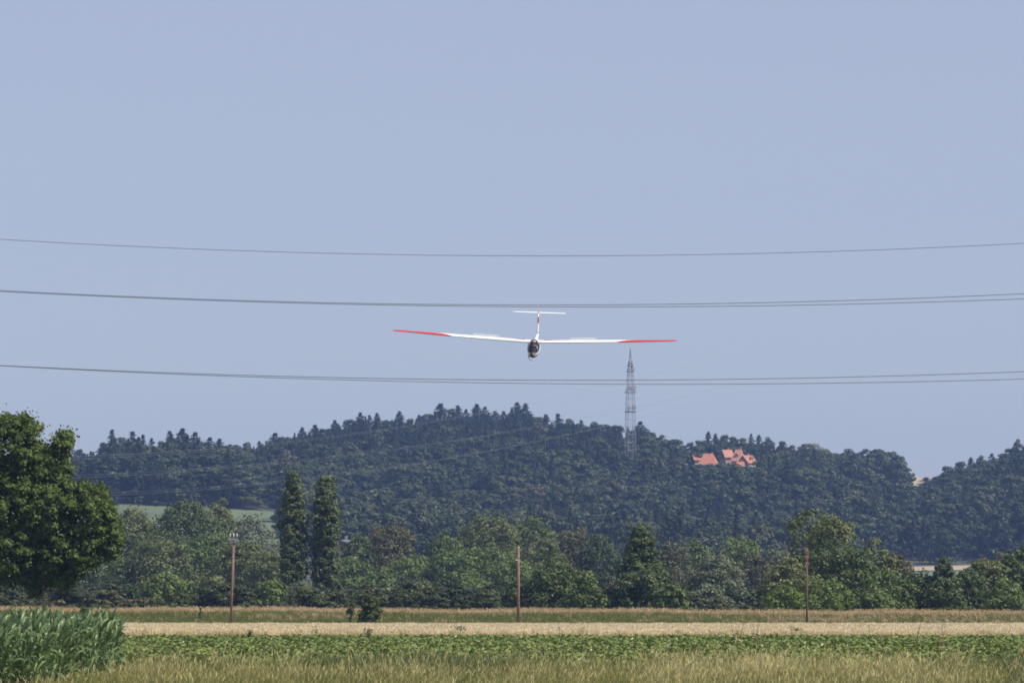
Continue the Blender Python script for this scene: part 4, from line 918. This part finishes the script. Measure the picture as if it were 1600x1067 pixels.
# ------------------------------------------------------------------ the glider
def glider():
    gel, nt, N, L, b = new_mat('white_gelcoat')
    n = noise(nt, 1.2, 3); r = ramp(nt, n.outputs[0], [(.3, (.82, .82, .80)), (.7, (.88, .88, .86))]); L.new(r.outputs[0], b.inputs['Base Color'])
    b.inputs['Roughness'].default_value = .22; b.inputs['Coat Weight'].default_value = .3
    red = simple('red_paint', (.52, .03, .035), .3, .05); blue = simple('blue_paint', (.03, .06, .42), .3, .05)
    black = simple('black_trim', (.012, .012, .018), .4, .1); rubber = simple('rubber', (.02, .02, .02), .8, .1); dark = simple('cockpit_lining', (.05, .05, .06), .8, .1)
    belly = simple('dark_shaded_belly', (.035, .032, .03), .35, .1)  # dark belly colour with the shade of the fuselage underside painted in
    glass, nt, N, L, b = new_mat('canopy_glass')
    tr = N.new('ShaderNodeBsdfTransparent'); tr.inputs[0].default_value = (.86, .87, .93, 1); gl = N.new('ShaderNodeBsdfGlossy'); gl.inputs['Roughness'].default_value = .04
    fr = N.new('ShaderNodeFresnel'); fr.inputs[0].default_value = 1.35; mx = N.new('ShaderNodeMixShader'); L.new(fr.outputs[0], mx.inputs[0]); L.new(tr.outputs[0], mx.inputs[1]); L.new(gl.outputs[0], mx.inputs[2]); L.new(mx.outputs[0], N['Material Output'].inputs[0])
    # wing paint: red tips with a slanting edge, thin red and blue lines near the root (flat print)
    wing, nt, N, L, b = new_mat('wing_paint')
    def attr(nm): a_ = N.new('ShaderNodeAttribute'); a_.attribute_name = nm; return a_.outputs['Fac']
    def mth(op, x, y): m_ = N.new('ShaderNodeMath'); m_.operation = op; [L.new(v_, m_.inputs[k_]) if hasattr(v_, 'links') else setattr(m_.inputs[k_], 'default_value', v_) for k_, v_ in enumerate((x, y))]; return m_.outputs[0]
    sp_, cf, side = attr('span'), attr('chordf'), attr('upper')
    tipm = mth('GREATER_THAN', sp_, mth('ADD', 4.35, mth('MULTIPLY', cf, 2.0)))
    def band(c0, slope, w, s0, s1):
        ctr = mth('ADD', c0, mth('MULTIPLY', sp_, slope)); m1 = mth('LESS_THAN', mth('ABSOLUTE', mth('SUBTRACT', cf, ctr), 0), w)
        return mth('MULTIPLY', mth('MULTIPLY', m1, side), mth('MULTIPLY', mth('GREATER_THAN', sp_, s0), mth('LESS_THAN', sp_, s1)))
    r1 = mth('MAXIMUM', band(.30, .16, .05, 0, 2.6), band(.12, .12, .03, 0, 1.8)); b1 = band(.16, .20, .06, .5, 3.2)
    c1 = N.new('ShaderNodeMix'); c1.data_type = 'RGBA'; c1.inputs[6].default_value = (.83, .83, .81, 1); c1.inputs[7].default_value = (.03, .06, .42, 1); L.new(b1, c1.inputs[0])
    c2 = N.new('ShaderNodeMix'); c2.data_type = 'RGBA'; L.new(c1.outputs[2], c2.inputs[6]); c2.inputs[7].default_value = (.52, .03, .035, 1); L.new(mth('MAXIMUM', r1, tipm), c2.inputs[0])
    L.new(c2.outputs[2], b.inputs['Base Color']); b.inputs['Roughness'].default_value = .25
    root = empty('glider')
    # ---- fuselage
    st = [(-2.12, -.46, .012, .012, .012), (-2.08, -.46, .08, .06, .07), (-1.98, -.455, .145, .12, .15), (-1.8, -.435, .215, .19, .22), (-1.5, -.39, .28, .28, .30), (-1.15, -.34, .315, .37, .36),
          (-.8, -.30, .33, .43, .41), (-.45, -.27, .33, .43, .44), (-.1, -.25, .30, .37, .44), (.3, -.215, .24, .29, .39), (.8, -.18, .17, .20, .27), (1.4, -.15, .115, .14, .15),
          (2.4, -.12, .09, .10, .11), (3.6, -.09, .07, .08, .085), (4.3, -.07, .045, .06, .06), (4.5, -.07, .01, .02, .02)]
    st = np.array(st); ys = np.concatenate([np.linspace(-2.12, -1.9, 8), np.linspace(-1.85, -.1, 26), np.linspace(0, 4.5, 26)]); na = 40
    G = np.array([[np.interp(y, st[:, 0], st[:, k]) for k in range(1, 5)] for y in ys])
    def pt(i, a, s=1.0):
        z0, w, hu, hd = G[i]; ca, sa = math.cos(a), math.sin(a); h = hu if sa > 0 else hd
        return (w * ca * s, ys[i], z0 + h * sa * s)
    def rim(y):  # sine of the canopy edge
        return float(np.interp(y, [-2.04, -1.96, -1.7, -1.2, -.7, -.4, -.26], [1.2, .30, .08, .05, .10, .35, 1.2]))
    def shell(pred, s=1.0):
        vs = []; fs = []
        for i in range(len(ys)):
            for k in range(na): vs.append(pt(i, 2 * math.pi * k / na, s))
        for i in range(len(ys) - 1):
            for k in range(na):
                a = 2 * math.pi * (k + .5) / na; y = (ys[i] + ys[i + 1]) / 2
                if pred(y, a): fs.append((i * na + k, (i + 1) * na + k, (i + 1) * na + (k + 1) % na, i * na + (k + 1) % na))
        m = MB(); m.add(vs, fs); return m
    body = shell(lambda y, a: math.sin(a) < rim(y))
    body.m = []
    for f in body.f:
        c = sum((Vector(body.v[i]) for i in f), Vector()) / 4; i = int(np.argmin(abs(ys - c.y))); z0, w, hu, hd = G[i]
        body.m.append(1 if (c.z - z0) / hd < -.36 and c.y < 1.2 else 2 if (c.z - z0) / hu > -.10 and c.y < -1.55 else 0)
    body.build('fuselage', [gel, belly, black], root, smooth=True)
    can = shell(lambda y, a: math.sin(a) >= rim(y)); can.build('canopy', glass, root, smooth=True)
    fr_ = MB(); ring = []
    for s_ in (1, -1):
        pts = []
        for y in np.linspace(-2.0, -.3, 22):
            i = int(np.argmin(abs(ys - y))); a = math.asin(min(1, rim(ys[i]))); p = pt(i, a, 1.005); pts.append((p[0] * s_, p[1], p[2]))
        fr_.tube(pts, .014, 5)
    fr_.build('canopy_frame', gel, root)
    shell(lambda y, a: math.sin(a) >= rim(y) - .12 and -2.02 < y < -1.42, .955).build('instrument_cover', black, root, smooth=True)
    m = MB(); m.box((0, -1.42, -.20), (.40, .03, .26)); m.build('instrument_panel', black, root)
    shell(lambda y, a: math.sin(a) < rim(y) + .05 and -1.2 < y < -.2, .93).build('cockpit_tub', dark, root, smooth=True)
    m = MB(); m.box((0, -.42, -.18), (.42, .06, .5), rot=Matrix.Rotation(R(25), 3, 'X')); m.build('seat', dark, root)
    m = MB(); m.ball((0, -2.10, -.34), .018, 8); m.tube([(0, -2.08, -.36), (0, -2.13, -.34)], .012, 6); m.build('pitot_tube', simple('chrome', (.8, .75, .6), .15, .05, metal=.8), root)
    # ---- wings
    for sgn in (-1, 1):
        S_ = np.concatenate([[0.18, .4, .8], np.linspace(1.2, 7.2, 22), [7.35, 7.45, 7.5]])
        nc = 18; V = []; at = {'span': [], 'chordf': [], 'upper': []}
        for s_ in S_:
            f = s_ / 7.5; ch = np.interp(s_, [0, .4, 5, 7.35, 7.5], [1.02, .92, .70, .40, .26]); le = -.40 + .06 * f + .25 * (.92 - ch) * .5
            inc = R(2.0 - 2.5 * f); zc = -.02 + .34 * (.72 * f + .28 * f * f); th = np.interp(s_, [0, .4, 7.4, 7.5], [.19, .165, .135, .09])
            prof = []
            for k in range(nc):
                c = 1 - k / (nc / 2) if k < nc / 2 else k / (nc / 2) - 1
                c = (1 - math.cos(c * math.pi)) / 2; up = k < nc / 2
                t = 5 * th * (.2969 * math.sqrt(max(c, 0)) - .126 * c - .3516 * c * c + .2843 * c ** 3 - .1036 * c ** 4); cam_ = .045 * 4 * c * (1 - c)
                z = (cam_ + t) if up else (cam_ - t)
                yy = c * ch; zz_ = z * ch
                V.append((sgn * s_, le + yy * math.cos(inc) + zz_ * math.sin(inc), zc - yy * math.sin(inc) + zz_ * math.cos(inc)))
                at['span'].append(s_); at['chordf'].append(c); at['upper'].append(1.0 if up else 0.0)
        Ls = []
        for i in range(len(S_) - 1):
            for k in range(nc):
                q = [i * nc + k, i * nc + (k + 1) % nc, (i + 1) * nc + (k + 1) % nc, (i + 1) * nc + k]; Ls.append(q if sgn < 0 else q[::-1])
        starts = list(range(0, 4 * len(Ls), 4)); flat = [q for l in Ls for q in l]; e0 = (len(S_) - 1) * nc; cap = [e0 + k for k in range(nc)]
        starts.append(len(flat)); flat += cap
        link(bpy.data.objects.new('wing', raw_mesh('wing', np.array(V), flat, starts, [wing], smooth=True, attrs=at)), root)
        # airbrake plates standing on the upper surface
        m = MB(); f = 2.55 / 7.5; zc = -.02 + .34 * (.72 * f + .28 * f * f) + .115
        for k in range(9):
            x = sgn * (1.9 + k * .165); zk = zc + (abs(x) - 2.55) * .040
            m.box((x, .08, zk), (.022, .02, .12))
        m.box((sgn * 2.56, .08, zc + .055), (1.40, .03, .045), rot=Matrix.Rotation(-sgn * .040, 3, 'Y')); m.box((sgn * 2.56, .08, zc + .01), (1.36, .012, .02), rot=Matrix.Rotation(-sgn * .04, 3, 'Y'))
        m.build('airbrake', gel, root)
        # wing root fairing
        m = MB(); m.ball((sgn * .24, .05, -.05), .16, 14, sc=(.9, 2.6, .62)); m.build('wing_root_fairing', gel, root, smooth=True)
    # ---- fin and tailplane
    def panel(name, secs, mats, axis, thick=.11, parent=None, mi=None):
        nc = 14; V = []
        for (pos, le, ch) in secs:
            for k in range(nc):
                c = 1 - k / (nc / 2) if k < nc / 2 else k / (nc / 2) - 1; c = (1 - math.cos(c * math.pi)) / 2; up = 1 if k < nc / 2 else -1
                t = up * 5 * thick * (.2969 * math.sqrt(max(c, 0)) - .126 * c - .3516 * c * c + .2843 * c ** 3 - .1036 * c ** 4) * ch
                V.append((t, le + c * ch, pos) if axis == 'z' else (pos, le + c * ch, t + 1.06))
        m = MB(); fs = [(i * nc + k, i * nc + (k + 1) % nc, (i + 1) * nc + (k + 1) % nc, (i + 1) * nc + k) for i in range(len(secs) - 1) for k in range(nc)]
        fs += [tuple(range(nc))[::-1], tuple((len(secs) - 1) * nc + k for k in range(nc))]; m.add(V, fs)
        if mi: m.m = [mi(i // nc) if i < (len(secs) - 1) * nc else 0 for i in range(len(fs))]
        return m.build(name, mats, parent or root, smooth=True)
    fz = np.array([-.08, .1, .3, .52, .521, .86, .861, 1.04]); secs = [(z, 3.42 + .22 * z, 1.05 - .36 * z) for z in fz]
    fin = panel('fin', secs, [gel, red], 'z', .10, mi=lambda i: 1 if i == 4 else 0)
    tp = panel('tailplane', [(-1.45, 3.92, .30), (-1.3, 3.88, .36), (0, 3.80, .52), (1.3, 3.88, .36), (1.45, 3.92, .30)], [gel], 'x', .10)
    m = MB(); m.ball((0, 3.86, 1.07), .05, 10, sc=(.8, 2.5, .9)); m.build('tail_fairing', red, root, smooth=True)
    # ---- landing gear
    m = MB(); m.tube([(-.06, -.15, -.66), (.06, -.15, -.66)], .19, 20); wh = m.build('wheel', rubber, root, smooth=False)
    m = MB(); m.tube([(-.064, -.15, -.66), (.064, -.15, -.66)], .09, 14); m.build('rim', gel, wh)
    for s_, ex in ((-1, .0),):
        m = MB(); V = []
        for k in range(7):
            t = k / 6; V += [(s_ * (.17 + .10 * math.sin(t * 2.6) - .0 * t), -.40, -.60 - .22 * t), (s_ * (.17 + .10 * math.sin(t * 2.6)), .05, -.60 - .22 * t)]
        V2 = [(a + s_ * .015, b_, c) for a, b_, c in V]; nV = len(V)
        fs = [(2 * k, 2 * k + 1, 2 * k + 3, 2 * k + 2) for k in range(6)]; m.add(V + V2, fs + [tuple(i + nV for i in reversed(f)) for f in fs] + [(0, 2, 2 + nV, nV), (1, 1 + nV, 3 + nV, 3)])
        for k in range(6): m.add([V[2 * k], V[2 * k + 2], V2[2 * k + 2], V2[2 * k]], [(0, 1, 2, 3)])
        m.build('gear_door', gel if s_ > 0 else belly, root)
    m = MB(); m.tube([(-.24, -.9, -.60), (-.27, -.95, -.74), (-.20, -.95, -.84), (-.08, -.95, -.91), (.0, -.95, -.92)], [.012, .013, .013, .012, .01], 5); m.build('tow_line_stub', rubber, root)
    m = MB(); m.tube([(-.02, 4.30, -.16), (.02, 4.30, -.16)], .06, 10); m.build('tail_wheel', rubber, root)
    tag(root, 'white glider with red wing tips and a red fin band flying head-on towards the viewer', 'glider')
    # ---- place it
    loc = P(835.2, 533.2, 236)
    mat = Matrix.Translation(loc) @ Matrix.Rotation(R(-3.0), 4, 'Z') @ Matrix.Rotation(R(10.3), 4, 'X') @ Matrix.Rotation(R(2.3), 4, 'Y')
    root.matrix_world = mat
    return mat
gm = glider()

# ------------------------------------------------------------------ the pilot
def skin_obj(name, verts, edges, radii, mat, parent=None, sub=1):
    me = bpy.data.meshes.new(name); me.from_pydata(verts, edges, []); o = bpy.data.objects.new(name, me); link(o, parent)
    me.materials.append(mat)
    md = o.modifiers.new('skin', 'SKIN'); md.use_smooth_shade = True
    for k, r_ in enumerate(radii): me.skin_vertices[0].data[k].radius = (r_, r_) if not hasattr(r_, '__len__') else r_
    me.skin_vertices[0].data[0].use_root = True
    ss = o.modifiers.new('sub', 'SUBSURF'); ss.levels = sub; ss.render_levels = sub
    return o
def pilot(gm):
    skin = simple('skin', (.50, .25, .17), .5, .06, 8); cloth = simple('white_shirt', (.75, .72, .76), .8, .06); hatm = simple('white_hat_cloth', (.72, .66, .66), .8, .05)
    trou = simple('grey_trousers', (.09, .10, .13), .8, .1); strap = simple('red_harness', (.42, .04, .05), .6, .05); lens = simple('sunglass_lens', (.01, .01, .012), .1, .05)
    # reclined: pelvis, belly, chest, neck, skull, crown
    v = [(0, -.78, -.50), (0, -.68, -.42), (0, -.58, -.27), (0, -.57, -.14), (0, -.60, -.075), (0, -.62, -.02), (0, -.62, .045), (0, -.61, .085),
         (.14, -.60, -.19), (.17, -.72, -.33), (.11, -.92, -.38), (.08, -.99, -.37), (-.14, -.60, -.19), (-.17, -.72, -.33), (-.11, -.92, -.38), (-.08, -.99, -.37),
         (.09, -.84, -.50), (.11, -1.15, -.36), (.09, -1.45, -.46), (.09, -1.52, -.42), (-.09, -.84, -.50), (-.11, -1.15, -.36), (-.09, -1.45, -.46), (-.09, -1.52, -.42)]
    e = [(0, 1), (1, 2), (2, 3), (3, 4), (4, 5), (5, 6), (6, 7), (2, 8), (8, 9), (9, 10), (10, 11), (2, 12), (12, 13), (13, 14), (14, 15), (0, 16), (16, 17), (17, 18), (18, 19), (0, 20), (20, 21), (21, 22), (22, 23)]
    r_ = [(.13, .10), (.12, .09), (.13, .09), .048, (.055, .065), (.070, .085), (.072, .088), (.045, .055), .052, .042, .028, .03, .052, .042, .028, .03, .07, .055, .035, .035, .07, .055, .035, .035]
    body = skin_obj('person', v, e, r_, skin, sub=2)
    sh = skin_obj('shirt', [v[i] for i in (1, 2, 8, 9, 12, 13)] + [(0, -.575, -.18)], [(0, 1), (1, 2), (2, 3), (1, 4), (4, 5), (1, 6)], [(.135, .105), (.145, .10), .062, .05, .062, .05, .062], cloth, body, 2)
    tr_ = skin_obj('trousers', [v[i] for i in (0, 16, 17, 18, 20, 21, 22)], [(0, 1), (1, 2), (2, 3), (0, 4), (4, 5), (5, 6)], [(.14, .11), .08, .064, .045, .08, .064, .045], trou, body, 1)
    m = MB(); m.ball((0, -.605, .068), .088, 14, sc=(1, 1.12, .58)); m.tube([(0, -.61, .062), (0, -.61, .07)], [.112, .10], 16); m.build('hat', hatm, body, smooth=True)
    m = MB(); m.box((.030, -.708, .018), (.042, .012, .028)); m.box((-.030, -.708, .018), (.042, .012, .028)); m.box((0, -.708, .024), (.03, .008, .008)); m.build('sunglasses', lens, body)
    m = MB(); m.add([(0, -.73, -.012), (-.014, -.70, -.02), (.014, -.70, -.02), (0, -.70, .022)], [(0, 1, 2), (0, 3, 1), (0, 2, 3)]); m.box((0, -.698, -.048), (.04, .012, .01)); m.build('nose_and_mouth', simple('lip_skin', (.42, .17, .13), .5, .05), body)
    m = MB()
    for s_ in (-1, 1): m.ball((s_ * .076, -.62, .005), .02, 8, sc=(.5, .8, 1.3))
    m.build('ear', skin, body, smooth=True)
    m = MB()
    for s_ in (-1, 1): m.tube([(s_ * .07, -.60, -.10), (s_ * .055, -.695, -.20), (s_ * .02, -.77, -.36)], .018, 4)
    m.box((0, -.72, -.26), (.05, .03, .05)); m.build('harness', strap, body)
    # hands: palm and five fingers on each stick / lever
    m = MB()
    for s_ in (-1, 1):
        m.ball((s_ * .07, -1.0, -.375), .035, 8, sc=(.8, 1.1, .6))
        for k, L_ in enumerate((.05, .058, .054, .042)):
            xx = s_ * .07 + (k - 1.5) * .015; m.tube([(xx, -1.02, -.37), (xx, -1.045, -.365), (xx, -1.045, -.365 - L_ * .6), (xx, -1.02, -.365 - L_ * .8)], [.009, .009, .008, .006], 6)
        m.tube([(s_ * .07 - s_ * .025, -.99, -.375), (s_ * .03, -1.01, -.39), (s_ * .03, -1.03, -.395)], [.01, .009, .007], 6)
    m.build('hand', skin, body, smooth=True)
    body.matrix_world = gm
    tag(body, 'pilot in a white hat, sunglasses and white shirt sitting under the glider canopy', 'person')
pilot(gm)

# ------------------------------------------------------------------ haze
hm = bpy.data.materials.new('haze_air'); hm.use_nodes = True; hn = hm.node_tree
for q in list(hn.nodes):
    if q.type == 'BSDF_PRINCIPLED': hn.nodes.remove(q)
pv = hn.nodes.new('ShaderNodeVolumePrincipled'); pv.inputs['Density'].default_value = HAZE['density']; pv.inputs['Color'].default_value = (*HAZE['color'], 1); pv.inputs['Anisotropy'].default_value = 0.0
hn.links.new(pv.outputs[0], hn.nodes['Material Output'].inputs['Volume'])
h = MB(); h.box((0, 2050, 79), (3100, 4700, 160))
tag(h.build('haze', hm), kind='stuff')
